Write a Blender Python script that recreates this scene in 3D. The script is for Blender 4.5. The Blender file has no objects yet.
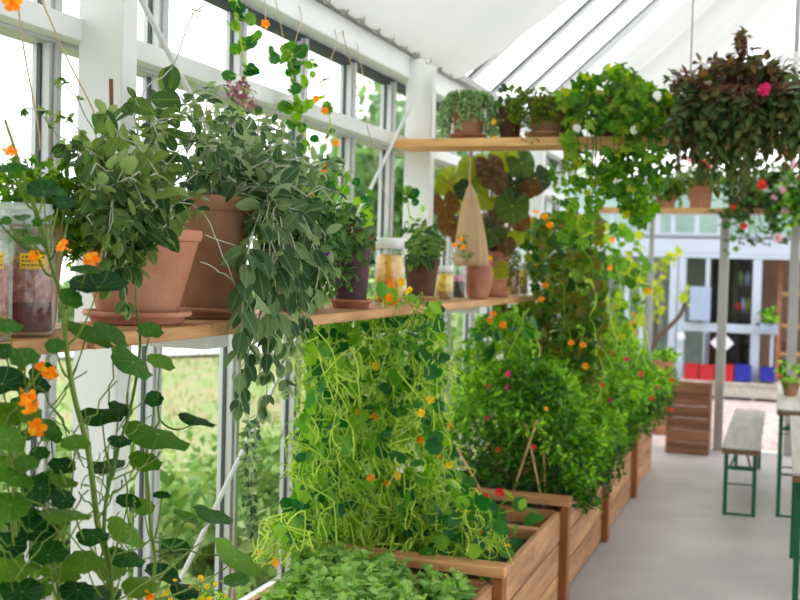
import bpy, math, random
import numpy as np
from mathutils import Vector, Matrix
PI = math.pi
sc = bpy.context.scene
COL = sc.collection
rg = random.Random(7)
U = rg.uniform

# ------------------------------------------------------------------ camera
F, YAW, PIT, ROL, HC = 1111.0, .3312, .03227, .02602, 1.70
_c, _s = math.cos, math.sin
FW = np.array([-_s(YAW)*_c(PIT), _c(YAW)*_c(PIT), -_s(PIT)])
_r = np.array([_c(YAW), _s(YAW), 0.0]); _u = np.cross(_r, FW)
RT = _c(ROL)*_r + _s(ROL)*_u
UP = -_s(ROL)*_r + _c(ROL)*_u
CAM = np.array([0, 0, HC])
def at(x, y, X=None, Y=None, Z=None):
    d = ((x-400)*RT - (y-300)*UP)/F + FW
    if X is not None: t = X/d[0]
    elif Y is not None: t = Y/d[1]
    else: t = (Z-HC)/d[2]
    return CAM + d*t
cd = bpy.data.cameras.new('camera'); cam = bpy.data.objects.new('camera', cd); COL.objects.link(cam)
cam.matrix_world = Matrix(((RT[0], UP[0], -FW[0], 0), (RT[1], UP[1], -FW[1], 0), (RT[2], UP[2], -FW[2], HC), (0, 0, 0, 1)))
cd.sensor_width = 36; cd.lens = F*36/800; cd.clip_end = 300; cd.clip_start = .05
cd.dof.use_dof = True; cd.dof.focus_distance = 3.05; cd.dof.aperture_fstop = 3.8
sc.camera = cam

# ------------------------------------------------------------------ materials
def S(r, g, b):
    f = lambda v: (v/255/12.92) if v/255 <= .04045 else ((v/255+.055)/1.055)**2.4
    return (f(r), f(g), f(b), 1)
class NT:
    def __init__(s, name):
        s.m = bpy.data.materials.new(name); s.m.use_nodes = True
        s.t = s.m.node_tree; s.t.nodes.clear()
        s.out = s.n('ShaderNodeOutputMaterial')
    def n(s, typ, **k):
        x = s.t.nodes.new(typ)
        for a, b in k.items(): setattr(x, a, b)
        return x
    def l(s, a, b): s.t.links.new(a, b)
    def ramp(s, fac, stops):
        r = s.n('ShaderNodeValToRGB'); e = r.color_ramp.elements
        while len(e) < len(stops): e.new(.5)
        for q, (p, c) in zip(e, stops): q.position = p; q.color = c
        s.l(fac, r.inputs[0]); return r.outputs[0]
    def math(s, op, a, b=None):
        m = s.n('ShaderNodeMath', operation=op)
        for i, v in enumerate((a, b)):
            if v is None: continue
            if isinstance(v, (int, float)): m.inputs[i].default_value = v
            else: s.l(v, m.inputs[i])
        return m.outputs[0]
    def mix(s, f, a, b):
        m = s.n('ShaderNodeMix', data_type='RGBA')
        for i, v in ((0, f), (6, a), (7, b)):
            if isinstance(v, (int, float, tuple)): m.inputs[i].default_value = v
            else: s.l(v, m.inputs[i])
        return m.outputs[2]
    def pbsdf(s, col, rough=.5, metal=0, spec=.5):
        p = s.n('ShaderNodeBsdfPrincipled')
        p.inputs['Roughness'].default_value = rough; p.inputs['Metallic'].default_value = metal
        p.inputs['Specular IOR Level'].default_value = spec
        if isinstance(col, tuple): p.inputs['Base Color'].default_value = col
        else: s.l(col, p.inputs['Base Color'])
        return p
    def noise(s, scale, detail=4, vec=None, rough=.55):
        n = s.n('ShaderNodeTexNoise'); n.inputs['Scale'].default_value = scale
        n.inputs['Detail'].default_value = detail; n.inputs['Roughness'].default_value = rough
        if vec is not None: s.l(vec, n.inputs['Vector'])
        return n.outputs['Fac']
    def coord(s, which='Object', scale=(1, 1, 1)):
        c = s.n('ShaderNodeTexCoord'); m = s.n('ShaderNodeMapping'); m.inputs['Scale'].default_value = scale
        s.l(c.outputs[which], m.inputs['Vector']); return m.outputs[0]
    def bump(s, h, p, st=.2, d=.01):
        b = s.n('ShaderNodeBump'); b.inputs['Strength'].default_value = st; b.inputs['Distance'].default_value = d
        s.l(h, b.inputs['Height']); s.l(b.outputs[0], p.inputs['Normal'])
    def done(s, sh): s.l(sh, s.out.inputs[0]); return s.m

def plain(name, c, rough=.5, metal=0, var=.06, scale=6, spec=.5):
    t = NT(name); v = t.coord()
    f = t.noise(scale, 5, v)
    d = tuple(x*(1-var*2) for x in c[:3])+(1,)
    p = t.pbsdf(t.ramp(f, [(.3, d), (.7, c)]), rough, metal, spec)
    t.bump(t.noise(scale*12, 3, v), p, .08, .003)
    return t.done(p.outputs[0])
def leafmat(name, cols, trans=.35, vein=None, rough=.42, back=None, spec=.22, veincol=None, vamt=.3, dk=.74):
    t = NT(name)
    a = t.n('ShaderNodeAttribute', attribute_name='rnd')
    n = len(cols); cols = [tuple(v*dk for v in c[:3])+(1,) for c in cols]
    col = t.ramp(a.outputs['Fac'], [((i+.5)/n, c) for i, c in enumerate(cols)])
    col = t.mix(t.math('MULTIPLY', t.noise(60, 3, t.coord()), .25), col, tuple(x*.72 for x in cols[0][:3])+(1,))
    if vein:
        uv = t.n('ShaderNodeUVMap', uv_map='UVMap'); sp = t.n('ShaderNodeSeparateXYZ'); t.l(uv.outputs[0], sp.inputs[0])
        x = t.math('SUBTRACT', sp.outputs[0], .5); y = t.math('SUBTRACT', sp.outputs[1], .5)
        if vein == 'radial':
            th = t.math('ARCTAN2', y, x)
            w = t.math('POWER', t.math('ABSOLUTE', t.math('COSINE', t.math('MULTIPLY', th, 4.5))), 70)
            rr = t.math('SQRT', t.math('ADD', t.math('MULTIPLY', x, x), t.math('MULTIPLY', y, y)))
            ctr = t.math('LESS_THAN', rr, .035)
            w = t.math('MAXIMUM', t.math('MULTIPLY', w, t.math('SUBTRACT', 1.0, t.math('MULTIPLY', rr, 1.7))), ctr)
        else:
            ax = t.math('ABSOLUTE', x)
            mid = t.math('LESS_THAN', ax, .035)
            q = t.math('SUBTRACT', sp.outputs[1], t.math('MULTIPLY', ax, .7))
            side = t.math('POWER', t.math('ABSOLUTE', t.math('SINE', t.math('MULTIPLY', q, 22))), 30)
            w = t.math('MAXIMUM', mid, t.math('MULTIPLY', side, .45))
        vc = veincol or tuple(min(1, v*1.9+.03) for v in cols[-1][:3])+(1,)
        col = t.mix(t.math('MULTIPLY', w, vamt), col, vc)
    if back is not None:
        g = t.n('ShaderNodeNewGeometry'); col = t.mix(g.outputs['Backfacing'], col, back)
    p = t.pbsdf(col, rough, 0, spec)
    tr = t.n('ShaderNodeBsdfTranslucent')
    hs = t.n('ShaderNodeHueSaturation'); hs.inputs['Saturation'].default_value = 1.2; hs.inputs['Value'].default_value = 1.9
    hs.inputs['Hue'].default_value = .485
    t.l(col, hs.inputs['Color']); t.l(hs.outputs[0], tr.inputs[0])
    mx = t.n('ShaderNodeMixShader'); mx.inputs[0].default_value = trans
    t.l(p.outputs[0], mx.inputs[1]); t.l(tr.outputs[0], mx.inputs[2])
    return t.done(mx.outputs[0])
def woodmat(name, a, b, grain=(2, 2, 40), rough=.6):
    t = NT(name); v = t.coord('Object', grain)
    oi = t.n('ShaderNodeObjectInfo'); add = t.n('ShaderNodeVectorMath', operation='ADD')
    t.l(v, add.inputs[0]); mu = t.math('MULTIPLY', oi.outputs['Random'], 37.0); t.l(mu, add.inputs[1])
    f = t.noise(1.6, 7, add.outputs[0], .65)
    col = t.ramp(f, [(.3, a), (.62, b)])
    ty = t.math('MULTIPLY', t.math('SUBTRACT', oi.outputs['Random'], .5), .35)
    hs = t.n('ShaderNodeHueSaturation'); t.l(t.math('ADD', ty, 1.0), hs.inputs['Value']); t.l(col, hs.inputs['Color'])
    k = t.ramp(t.noise(3.2, 2, t.coord('Object', (4, 4, 4))), [(.66, (0, 0, 0, 1)), (.72, (1, 1, 1, 1))])
    col = t.mix(t.math('MULTIPLY', k, .35), hs.outputs[0], tuple(x*.45 for x in a[:3])+(1,))
    p = t.pbsdf(col, rough, 0, .3); t.bump(f, p, .25, .004)
    return t.done(p.outputs[0])
def terra(name, a, b, stain):
    t = NT(name); v = t.coord()
    col = t.ramp(t.noise(9, 6, v), [(.3, a), (.7, b)])
    st = t.ramp(t.noise(5, 5, t.coord('Object', (1, 1, .5)), .7), [(.55, (0, 0, 0, 1)), (.72, (1, 1, 1, 1))])
    col = t.mix(t.math('MULTIPLY', st, .4), col, stain)
    p = t.pbsdf(col, .85, 0, .2); t.bump(t.noise(90, 4, v), p, .15, .003)
    return t.done(p.outputs[0])
def panemat(name, tint=(.97, .99, .98, 1), refl=.5):
    t = NT(name); tr = t.n('ShaderNodeBsdfTransparent'); tr.inputs[0].default_value = tint
    gl = t.n('ShaderNodeBsdfGlossy'); gl.inputs['Roughness'].default_value = .03
    lw = t.n('ShaderNodeLayerWeight'); lw.inputs[0].default_value = .25
    mx = t.n('ShaderNodeMixShader'); t.l(t.math('ADD', t.math('MULTIPLY', t.math('POWER', lw.outputs['Facing'], 4.0), refl), .02), mx.inputs[0])
    t.l(tr.outputs[0], mx.inputs[1]); t.l(gl.outputs[0], mx.inputs[2]); return t.done(mx.outputs[0])
def clothmat(name, c, trans=.5, scale=400):
    t = NT(name); v = t.coord()
    d = t.n('ShaderNodeBsdfDiffuse'); d.inputs[0].default_value = c
    tr = t.n('ShaderNodeBsdfTranslucent'); tr.inputs[0].default_value = c
    b = t.n('ShaderNodeBump'); b.inputs['Strength'].default_value = .15; b.inputs['Distance'].default_value = .002
    t.l(t.noise(scale, 2, v), b.inputs['Height']); t.l(b.outputs[0], d.inputs['Normal'])
    mx = t.n('ShaderNodeMixShader'); mx.inputs[0].default_value = trans
    t.l(d.outputs[0], mx.inputs[1]); t.l(tr.outputs[0], mx.inputs[2]); return t.done(mx.outputs[0])

M = {}
M['white'] = plain('white_paint', S(222, 224, 223), .45, 0, .02, 3)
M['alu'] = plain('grey_aluminium', S(188, 190, 190), .42, .15, .05, 5)
M['gasket'] = plain('dark_gasket', S(52, 60, 66), .6)
M['grey'] = plain('grey_galvanised', S(165, 163, 160), .5, .3, .06, 8)
M['pane'] = panemat('window_glass')
t = NT('jar_glass'); tr = t.n('ShaderNodeBsdfTransparent'); tr.inputs[0].default_value = (.93, .96, .95, 1)
gl = t.n('ShaderNodeBsdfGlossy'); gl.inputs['Roughness'].default_value = .04; lw = t.n('ShaderNodeLayerWeight'); lw.inputs[0].default_value = .25
mx = t.n('ShaderNodeMixShader'); t.l(t.math('ADD', t.math('MULTIPLY', t.math('POWER', lw.outputs['Facing'], 2.4), .8), .05), mx.inputs[0]); t.l(tr.outputs[0], mx.inputs[1]); t.l(gl.outputs[0], mx.inputs[2]); df = t.n('ShaderNodeBsdfDiffuse'); df.inputs[0].default_value = (.72, .8, .77, 1); m2 = t.n('ShaderNodeMixShader'); m2.inputs[0].default_value = .012; t.l(mx.outputs[0], m2.inputs[1]); t.l(df.outputs[0], m2.inputs[2]); M['jarglass'] = t.done(m2.outputs[0])  # faint pale diffuse mix stands in for sky reflected on the glass
t = NT('painted_sheen_neck_glass'); tr = t.n('ShaderNodeBsdfTransparent'); tr.inputs[0].default_value = (.93, .96, .95, 1)
gl = t.n('ShaderNodeBsdfGlossy'); gl.inputs['Roughness'].default_value = .04; lw = t.n('ShaderNodeLayerWeight'); lw.inputs[0].default_value = .25
mx = t.n('ShaderNodeMixShader'); t.l(t.math('ADD', t.math('MULTIPLY', t.math('POWER', lw.outputs['Facing'], 2.4), .8), .05), mx.inputs[0]); t.l(tr.outputs[0], mx.inputs[1]); t.l(gl.outputs[0], mx.inputs[2]); df = t.n('ShaderNodeBsdfDiffuse'); df.inputs[0].default_value = (.72, .8, .77, 1); m2 = t.n('ShaderNodeMixShader'); m2.inputs[0].default_value = .3; t.l(mx.outputs[0], m2.inputs[1]); t.l(df.outputs[0], m2.inputs[2]); M['neckglass'] = t.done(m2.outputs[0])  # stronger pale diffuse mix paints the bright sky reflection on the neck ribs
M['shelfwood'] = woodmat('shelf_wood', S(138, 90, 54), S(196, 150, 102), (10, 1.2, 10))
M['upperwood'] = woodmat('upper_shelf_wood', S(190, 135, 80), S(226, 180, 122), (1.2, 10, 10))
M['plank'] = woodmat('planter_wood', S(136, 92, 60), S(200, 150, 108), (9, .9, 9))
M['plankx'] = woodmat('planter_cap_wood', S(142, 92, 54), S(202, 150, 104), (.9, 9, 9))
M['postwood'] = woodmat('planter_post_wood', S(126, 76, 36), S(164, 106, 60), (9, 9, .9))
M['boxwood'] = woodmat('dark_box_wood', S(96, 60, 40), S(150, 104, 76), (.9, 9, 9))
M['greywood'] = woodmat('weathered_top', S(140, 134, 126), S(172, 166, 158), (9, .8, 9))
M['edgewood'] = woodmat('bench_edge', S(86, 64, 48), S(120, 92, 70), (1, 9, 9))
M['bamboo'] = woodmat('bamboo', S(176, 130, 84), S(214, 170, 122), (9, 9, 2))
M['darkstick'] = woodmat('dark_stick', S(86, 58, 42), S(124, 86, 62), (9, 9, 2))
M['soil'] = plain('soil', S(58, 44, 34), .95, 0, .25, 30)
M['terra'] = terra('terracotta', S(174, 116, 92), S(194, 142, 118), S(214, 184, 164))
M['terra2'] = terra('weathered_terracotta', S(146, 106, 80), S(174, 130, 100), S(110, 84, 64))
M['terra3'] = terra('pink_terracotta', S(152, 98, 76), S(180, 122, 98), S(200, 160, 140))
M['darkpot'] = terra('dark_brown_pot', S(74, 52, 42), S(104, 76, 60), S(50, 40, 32))
M['plum'] = terra('plum_pot', S(66, 48, 54), S(92, 70, 76), S(52, 42, 44))
M['green_metal'] = plain('green_metal', S(14, 92, 62), .4, .1, .05)
M['red'] = plain('red_plastic', S(166, 6, 24), .5); M['blue'] = plain('blue_plastic', S(10, 22, 140), .5)
M['dark'] = plain('dark_interior', S(46, 42, 42), .8); M['brown'] = plain('brown_wall', S(176, 138, 114), .8, 0, .2, 2)
M['palegrey'] = plain('pale_board', S(136, 152, 178), .6); M['paper'] = plain('white_paper', S(204, 204, 220), .7)
M['black'] = plain('black_metal', S(28, 28, 30), .5)
M['cloth'] = clothmat('shade_cloth', (.74, .735, .74, 1), .24)
M['jute'] = clothmat('jute_cloth', S(206, 176, 140), .3, 200)
M['twine'] = plain('twine', S(192, 164, 130), .9)
M['nast'] = leafmat('nasturtium_leaf', [S(30, 76, 38), S(50, 104, 44), S(72, 126, 48), S(108, 156, 56)], .44, 'radial', .45, None, .22, S(150, 185, 120), .4, dk=.66)  # last, palest tone paints leaves lit from behind
M['nastb'] = leafmat('bright_nasturtium_leaf', [S(40, 92, 48), S(92, 150, 44), S(140, 186, 56), S(52, 108, 52)], .45, 'radial', dk=1.0)
M['colleaf'] = leafmat('column_leaf', [S(38, 80, 36), S(76, 122, 40), S(116, 150, 50), S(120, 112, 50)], .36, 'radial', dk=.82)
M['vine'] = leafmat('vine_stem', [S(130, 166, 56), S(172, 200, 80), S(208, 222, 118)], .3, dk=1.1)
M['stalk'] = leafmat('green_stalk', [S(96, 132, 52), S(140, 168, 72)], .15)
M['sage'] = leafmat('sage_leaf', [S(52, 84, 48), S(84, 116, 66), S(120, 148, 78)], .42, 'mid', .6, S(130, 152, 100), .12, dk=.8)
M['silver'] = leafmat('silver_sage_leaf', [S(54, 86, 58), S(84, 116, 76), S(126, 152, 104)], .36, 'mid', .65, S(140, 162, 120), .12, dk=.76)
M['dgreen'] = leafmat('dark_leaf', [S(38, 74, 40), S(66, 108, 52), S(96, 136, 66)], .34, 'mid', .5, dk=.95)
M['silverstem'] = leafmat('silver_stem', [S(166, 172, 150), S(196, 198, 178)], .1, dk=1.0)
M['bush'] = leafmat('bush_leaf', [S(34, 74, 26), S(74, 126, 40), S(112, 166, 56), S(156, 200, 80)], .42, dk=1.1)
M['oreg'] = leafmat('oregano_leaf', [S(84, 136, 62), S(122, 168, 86), S(166, 200, 116)], .38, 'mid', .6, dk=.9)
M['parsley'] = leafmat('parsley_leaf', [S(62, 118, 32), S(102, 158, 42), S(150, 190, 62)], .4)
M['ivy'] = leafmat('ivy_geranium_leaf', [S(44, 92, 34), S(78, 134, 40), S(122, 166, 48), S(172, 180, 62)], .45, 'radial', dk=1.05)
M['dusk'] = leafmat('dusky_leaf', [S(84, 54, 46), S(62, 98, 56), S(96, 130, 72), S(140, 112, 66)], .3, 'mid', .35)
M['begon'] = leafmat('begonia_leaf', [S(44, 62, 40), S(78, 104, 52), S(158, 178, 54), S(104, 76, 44)], .4, 'radial', .4, S(118, 92, 56), .22, S(180, 196, 110), .3)
M['sedum'] = leafmat('sedum_leaf', [S(136, 170, 118), S(172, 200, 146)], .2, dk=1.0)
M['creep'] = leafmat('creeper_leaf', [S(76, 106, 30), S(112, 144, 42), S(152, 174, 62)], .35)
M['yleaf'] = leafmat('lime_leaf', [S(140, 166, 36), S(190, 200, 46)], .4)
M['grass'] = leafmat('meadow_grass', [S(96, 128, 66), S(126, 150, 86), S(158, 168, 114), S(158, 136, 112)], .15, dk=1.0, spec=.1)
M['tree'] = leafmat('tree_leaf', [S(84, 128, 74), S(118, 158, 96), S(152, 184, 122)], .4)
M['shrub'] = leafmat('shrub_leaf', [S(96, 134, 70), S(132, 164, 92), S(172, 190, 122)], .18, dk=1.0, spec=.1)
M['bark'] = woodmat('bark', S(54, 42, 36), S(92, 74, 62), (9, 9, 2))
M['wither'] = leafmat('withered_flower', [S(134, 82, 92), S(176, 128, 134)], .25, dk=1.0)
for k, a, b in (('orange', S(248, 140, 12), S(255, 182, 36)), ('yellow', S(246, 196, 20), S(255, 226, 64)), ('redfl', S(206, 44, 34), S(238, 92, 40)),
                ('pink', S(206, 28, 92), S(238, 70, 130)), ('whitefl', S(240, 240, 240), S(252, 252, 252)), ('violet', S(96, 30, 150), S(130, 60, 180)), ('palepink', S(232, 170, 190), S(246, 208, 220))):
    M[k] = leafmat('petal_'+k, [a, b], .3, None, .5, dk=1.0)

# ------------------------------------------------------------------ objects
ORG = {}
def org(p):
    o = Vector((0, 0, 0))
    while p is not None: o = o + Vector(ORG.get(p.name, (0, 0, 0))); p = p.parent
    return o
def thing(name, label, cat, loc=(0, 0, 0), group=None):
    o = bpy.data.objects.new(name, None); COL.objects.link(o); o.location = loc; o.empty_display_size = .1
    ORG[o.name] = tuple(loc); o['label'] = label; o['category'] = cat
    if group: o['group'] = group
    return o
def tag(o, label, cat, group=None):
    o['label'] = label; o['category'] = cat
    if group: o['group'] = group
    return o
def struct(o): o['kind'] = 'structure'; return o
def stuff(o): o['kind'] = 'stuff'; return o
class MB:
    def __init__(s): s.v = []; s.f = []; s.uv = []; s.r = []; s.n = 0
    def add(s, v, f, uv=None, r=0.):
        v = np.asarray(v, float); s.v.append(v); k = s.n
        s.f.extend([tuple(i+k for i in q) for q in f]); s.r.extend([r]*len(f))
        s.uv.append(np.zeros((len(v), 2)) if uv is None else uv); s.n += len(v)
    def box(s, a, b):
        x0, y0, z0 = a; x1, y1, z1 = b
        s.add([(x0,y0,z0),(x1,y0,z0),(x1,y1,z0),(x0,y1,z0),(x0,y0,z1),(x1,y0,z1),(x1,y1,z1),(x0,y1,z1)],
              [(0,3,2,1),(4,5,6,7),(0,1,5,4),(1,2,6,5),(2,3,7,6),(3,0,4,7)])
    def bar(s, p, q, w, h, upv=(0, 0, 1)):
        p = np.array(p, float); q = np.array(q, float); d = (q-p)/np.linalg.norm(q-p)
        x = np.cross(d, upv); x = x/np.linalg.norm(x)*w/2; y = np.cross(x, d); y = y/np.linalg.norm(y)*h/2
        v = [c+i*x+j*y for c in (p, q) for i, j in ((-1,-1),(1,-1),(1,1),(-1,1))]
        s.add(v, [(0,1,2,3),(7,6,5,4),(0,4,5,1),(1,5,6,2),(2,6,7,3),(3,7,4,0)])
    def tube(s, pts, r, n=6, rnd=0., cap=True):
        P = np.asarray(pts, float); m = len(P)
        R = np.full(m, r) if np.isscalar(r) else np.asarray(r)
        T = np.gradient(P, axis=0); T /= np.linalg.norm(T, axis=1)[:, None]+1e-12
        a = np.array([0, 0, 1.]) if abs(T[0][2]) < .9 else np.array([1., 0, 0])
        ang = np.arange(n)*2*PI/n; V = []
        for i in range(m):
            x = np.cross(T[i], a); x /= np.linalg.norm(x)+1e-12; a = np.cross(x, T[i])
            V.append(P[i]+R[i]*(np.cos(ang)[:, None]*x+np.sin(ang)[:, None]*a))
        f = [(i*n+j, i*n+(j+1) % n, (i+1)*n+(j+1) % n, (i+1)*n+j) for i in range(m-1) for j in range(n)]
        if cap: f += [tuple(range(n))[::-1], tuple((m-1)*n+j for j in range(n))]
        s.add(np.concatenate(V), f, None, rnd)
    def lathe(s, prof, c, n=40, sq=None):
        k = len(prof); V = []
        for (r, z) in prof:
            for j in range(n):
                a = 2*PI*j/n; V.append((c[0]+r*math.cos(a), c[1]+r*math.sin(a), c[2]+z))
        f = [(i*n+j, i*n+(j+1) % n, (i+1)*n+(j+1) % n, (i+1)*n+j) for i in range(k-1) for j in range(n)]
        f += [tuple(range(n))[::-1], tuple((k-1)*n+j for j in range(n))]
        s.add(V, f)
    def build(s, name, mat, parent=None, smooth=False, bevel=0, solid=0):
        me = bpy.data.meshes.new(name)
        V = np.concatenate(s.v) - np.array(org(parent))
        me.from_pydata(V.tolist(), [], s.f)
        uv = np.concatenate(s.uv); L = me.uv_layers.new(name='UVMap')
        li = np.empty(len(me.loops), int); me.loops.foreach_get('vertex_index', li)
        L.data.foreach_set('uv', uv[li].ravel())
        a = me.attributes.new('rnd', 'FLOAT', 'FACE'); a.data.foreach_set('value', np.array(s.r, float))
        if smooth: me.polygons.foreach_set('use_smooth', [True]*len(me.polygons))
        me.materials.append(mat); me.update()
        o = bpy.data.objects.new(name, me); COL.objects.link(o)
        if parent is not None: o.parent = parent
        if solid:
            w = o.modifiers.new('s', 'SOLIDIFY'); w.thickness = solid
        if bevel:
            b = o.modifiers.new('b', 'BEVEL'); b.width = bevel; b.segments = 2; b.limit_method = 'ANGLE'
        return o
def boxo(name, a, b, mat, parent=None, bevel=.003):
    m = MB(); m.box(a, b); return m.build(name, mat, parent, False, bevel)
def copy_tree(o, parent=None):
    c = o.copy(); COL.objects.link(c); c.parent = parent
    for ch in o.children: copy_tree(ch, c)
    return c
def nrm(v): v = np.asarray(v, float); return v/(np.linalg.norm(v)+1e-12)
def bez(a, b, c, n=8):
    t = np.linspace(0, 1, n)[:, None]; a, b, c = (np.asarray(q, float) for q in (a, b, c))
    return (1-t)**2*a+2*t*(1-t)*b+t*t*c
def spline(P, n=6):
    P = np.asarray(P, float); Q = np.vstack([2*P[0]-P[1], P, 2*P[-1]-P[-2]]); o = []
    for i in range(1, len(Q)-2):
        for t in np.linspace(0, 1, n, endpoint=False):
            a, b, c, d = Q[i-1:i+3]
            o.append(.5*(2*b+(c-a)*t+(2*a-5*b+4*c-d)*t*t+(3*b-a-3*c+d)*t**3))
    o.append(P[-1]); return np.array(o)

# ---- leaf templates: base at origin, grows along +Y, upper side +Z
def t_ovate(width=.5, fold=.3, droop=.6, nr=5, p=.8, bl=1.0):
    V = [(0, 0, 0)]; uv = [(.5, 0)]; y = z = 0.; f = []
    for i in range(1, nr):
        t = i/nr; a = droop*t; y += math.cos(a)/nr; z -= math.sin(a)/nr
        w = width/2*math.sin(PI*t**p)**bl
        V += [(-w, y, z+fold*w), (0, y, z), (w, y, z+fold*w)]
        uv += [(.5-w/width*.9, t), (.5, t), (.5+w/width*.9, t)]
    a = droop; V.append((0, y+math.cos(a)/nr, z-math.sin(a)/nr)); uv.append((.5, 1))
    f += [(0, 2, 1), (0, 3, 2)]
    for i in range(nr-2):
        b = 1+3*i; f += [(b, b+1, b+4, b+3), (b+1, b+2, b+5, b+4)]
    b = 1+3*(nr-2); e = len(V)-1; f += [(b, b+1, e), (b+1, b+2, e)]
    return np.array(V, float), f, np.array(uv, float)
def t_disc(n=18, dish=.12, wav=.05, lob=9, seed=0, cut=0.0):
    r = random.Random(seed); V = [(0, 0, 0)]; uv = [(.5, .5)]; ph = r.uniform(0, 6)
    for k, (rr) in enumerate((.28, .5)):
        for j in range(n):
            a = 2*PI*j/n; q = rr*(1+(wav*math.cos(lob*a+ph) if k else 0))
            if cut: q *= 1-cut*math.exp(-((a-PI*1.5)/.25)**2)
            z = dish*(rr/.5)**2*(.5 if k else .35)+ (k*.04*math.sin(2*a+ph)) + (k*.025*math.sin(5*a))
            V.append((q*math.cos(a), q*math.sin(a), z)); uv.append((.5+rr*math.cos(a), .5+rr*math.sin(a)))
    f = [(0, 1+j, 1+(j+1) % n) for j in range(n)]+[(1+j, 1+n+j, 1+n+(j+1) % n, 1+(j+1) % n) for j in range(n)]
    return np.array(V, float), f, np.array(uv, float)
def t_lobed(lobes=5, depth=.3, seed=0, n=30, pointy=1.0):
    r = random.Random(seed); V = [(0, .25, 0)]; uv = [(.5, .5)]
    for j in range(n):
        a = -PI/2+2*PI*(j+.5)/n; b = (a+PI/2)/(2*PI)*lobes
        q = .5*(1-depth*abs(math.cos(PI*b))**pointy); q *= 1-.75*math.exp(-((abs(a+PI/2) if a < PI/2 else abs(a-1.5*PI))/.22)**2)
        z = .06*math.cos(PI*2*b)-.12*(q/.5)**2+r.uniform(-.02, .02)
        V.append((q*math.cos(a), .25+q*math.sin(a), z)); uv.append((.5+q*math.cos(a), .5+q*math.sin(a)))
    return np.array(V, float), [(0, 1+j, 1+(j+1) % n) for j in range(n)], np.array(uv, float)
def t_small(w=.5, fold=.25, droop=.4):
    V = [(0,0,0), (-w/2,.45,fold*w/2), (0,.5,-.02), (w/2,.45,fold*w/2), (0,1,-droop*.5)]
    return np.array(V, float), [(0,2,1),(0,3,2),(1,2,4),(2,3,4)], np.array([(.5,0),(0,.5),(.5,.5),(1,.5),(.5,1)], float)
T_SAGE = [t_ovate(.58, .2, d, 7, .88, .75) for d in (.15, .5, .9)]+[t_ovate(.5, .45, .4, 7, .9, .75)]
T_SILV = [t_ovate(.5, .25, d, 7, .88, .75) for d in (.2, .6, 1.0)]+[t_ovate(.42, .5, .5, 7, .9, .8)]
T_DISC = [t_disc(20, d, .07, 7, i) for i, d in enumerate((.1, .22, -.1, .15))]
T_DISCS = [t_disc(14, d, .1, 5, i) for i, d in enumerate((.15, .25, -.1))]
T_IVY = [t_lobed(5, .32, i) for i in range(3)]
T_BEG = [t_lobed(5, .1, i, 40, .8) for i in range(3)]
T_PARS = [t_lobed(5, .55, i, 20) for i in range(2)]
T_SM = [t_small(.55, .3, d) for d in (.1, .5)]
T_ROUND = [t_ovate(.78, .25, d, 5, .85) for d in (.2, .6)]
T_NARR = [t_small(.16, .2, d) for d in (.2, .8)]
def put(mb, T, pos, d, n, size, r=None):
    V, f, uv = rg.choice(T) if isinstance(T, list) else T
    y = nrm(d); z = np.asarray(n, float); z = nrm(z-y*(z@y)); x = np.cross(y, z)
    mb.add(np.asarray(pos)+size*(V[:, :1]*x+V[:, 1:2]*y+V[:, 2:]*z), f, uv, rg.random() if r is None else r)
def rv(k=1.): return np.array([rg.gauss(0, k), rg.gauss(0, k), rg.gauss(0, k)])
def inpoly(poly):
    xs = [p[0] for p in poly]; ys = [p[1] for p in poly]
    while 1:
        x, y = U(min(xs), max(xs)), U(min(ys), max(ys)); c = False; j = len(poly)-1
        for i in range(len(poly)):
            (xi, yi), (xj, yj) = poly[i], poly[j]
            if (yi > y) != (yj > y) and x < (xj-xi)*(y-yi)/(yj-yi)+xi: c = not c
            j = i
        if c: return x, y

# ---- flowers
def mesh_nast(mat):
    m = MB()
    for k in range(5):
        a = 2*PI*k/5+.2; ca, sa = math.cos(a), math.sin(a); V = []
        for (r, z, w) in ((.03, -.25, .05), (.14, .0, .13), (.34, .12, .3), (.5, .08, .24), (.56, .0, .08)):
            for q in (-1, 0, 1): V.append((ca*r-sa*q*w/1.3, sa*r+ca*q*w/1.3, z+(.05 if q else 0)+.02*math.sin(7*q+k)))
        m.add(V, [(3*i+j, 3*i+j+1, 3*i+j+4, 3*i+j+3) for i in range(4) for j in (0, 1)], None, (k*.37) % 1)
    m.tube([(0, 0, -.15), (.02, 0, -.4), (.08, 0, -.75)], [.09, .05, .012], 6, .8)
    o = m.build('flower', mat, None, True); me = o.data; bpy.data.objects.remove(o); return me
def mesh_daisy(mat, n=8, w=.2, dome=.05):
    m = MB()
    for k in range(n):
        a = 2*PI*k/n; ca, sa = math.cos(a), math.sin(a); V = []
        for (r, z, ww) in ((.04, 0, .05), (.3, .06, w), (.5, .02, w*.6)):
            for q in (-1, 0, 1): V.append((ca*r-sa*q*ww/1.3, sa*r+ca*q*ww/1.3, z+dome*(k % 2)))
        m.add(V, [(3*i+j, 3*i+j+1, 3*i+j+4, 3*i+j+3) for i in range(2) for j in (0, 1)], None, (k*.37) % 1)
    m.lathe([(.12, -.05), (.14, .03), (.08, .08), (.01, .1)], (0, 0, 0), 10)
    o = m.build('flower', mat, None, True); me = o.data; bpy.data.objects.remove(o); return me
NF = {k: mesh_nast(M[k]) for k in ('orange', 'yellow', 'redfl')}
NFN = {m_.name for m_ in NF.values()}
DF = {k: mesh_daisy(M[k]) for k in ('pink', 'redfl', 'whitefl', 'yellow', 'violet', 'palepink', 'orange')}
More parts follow.
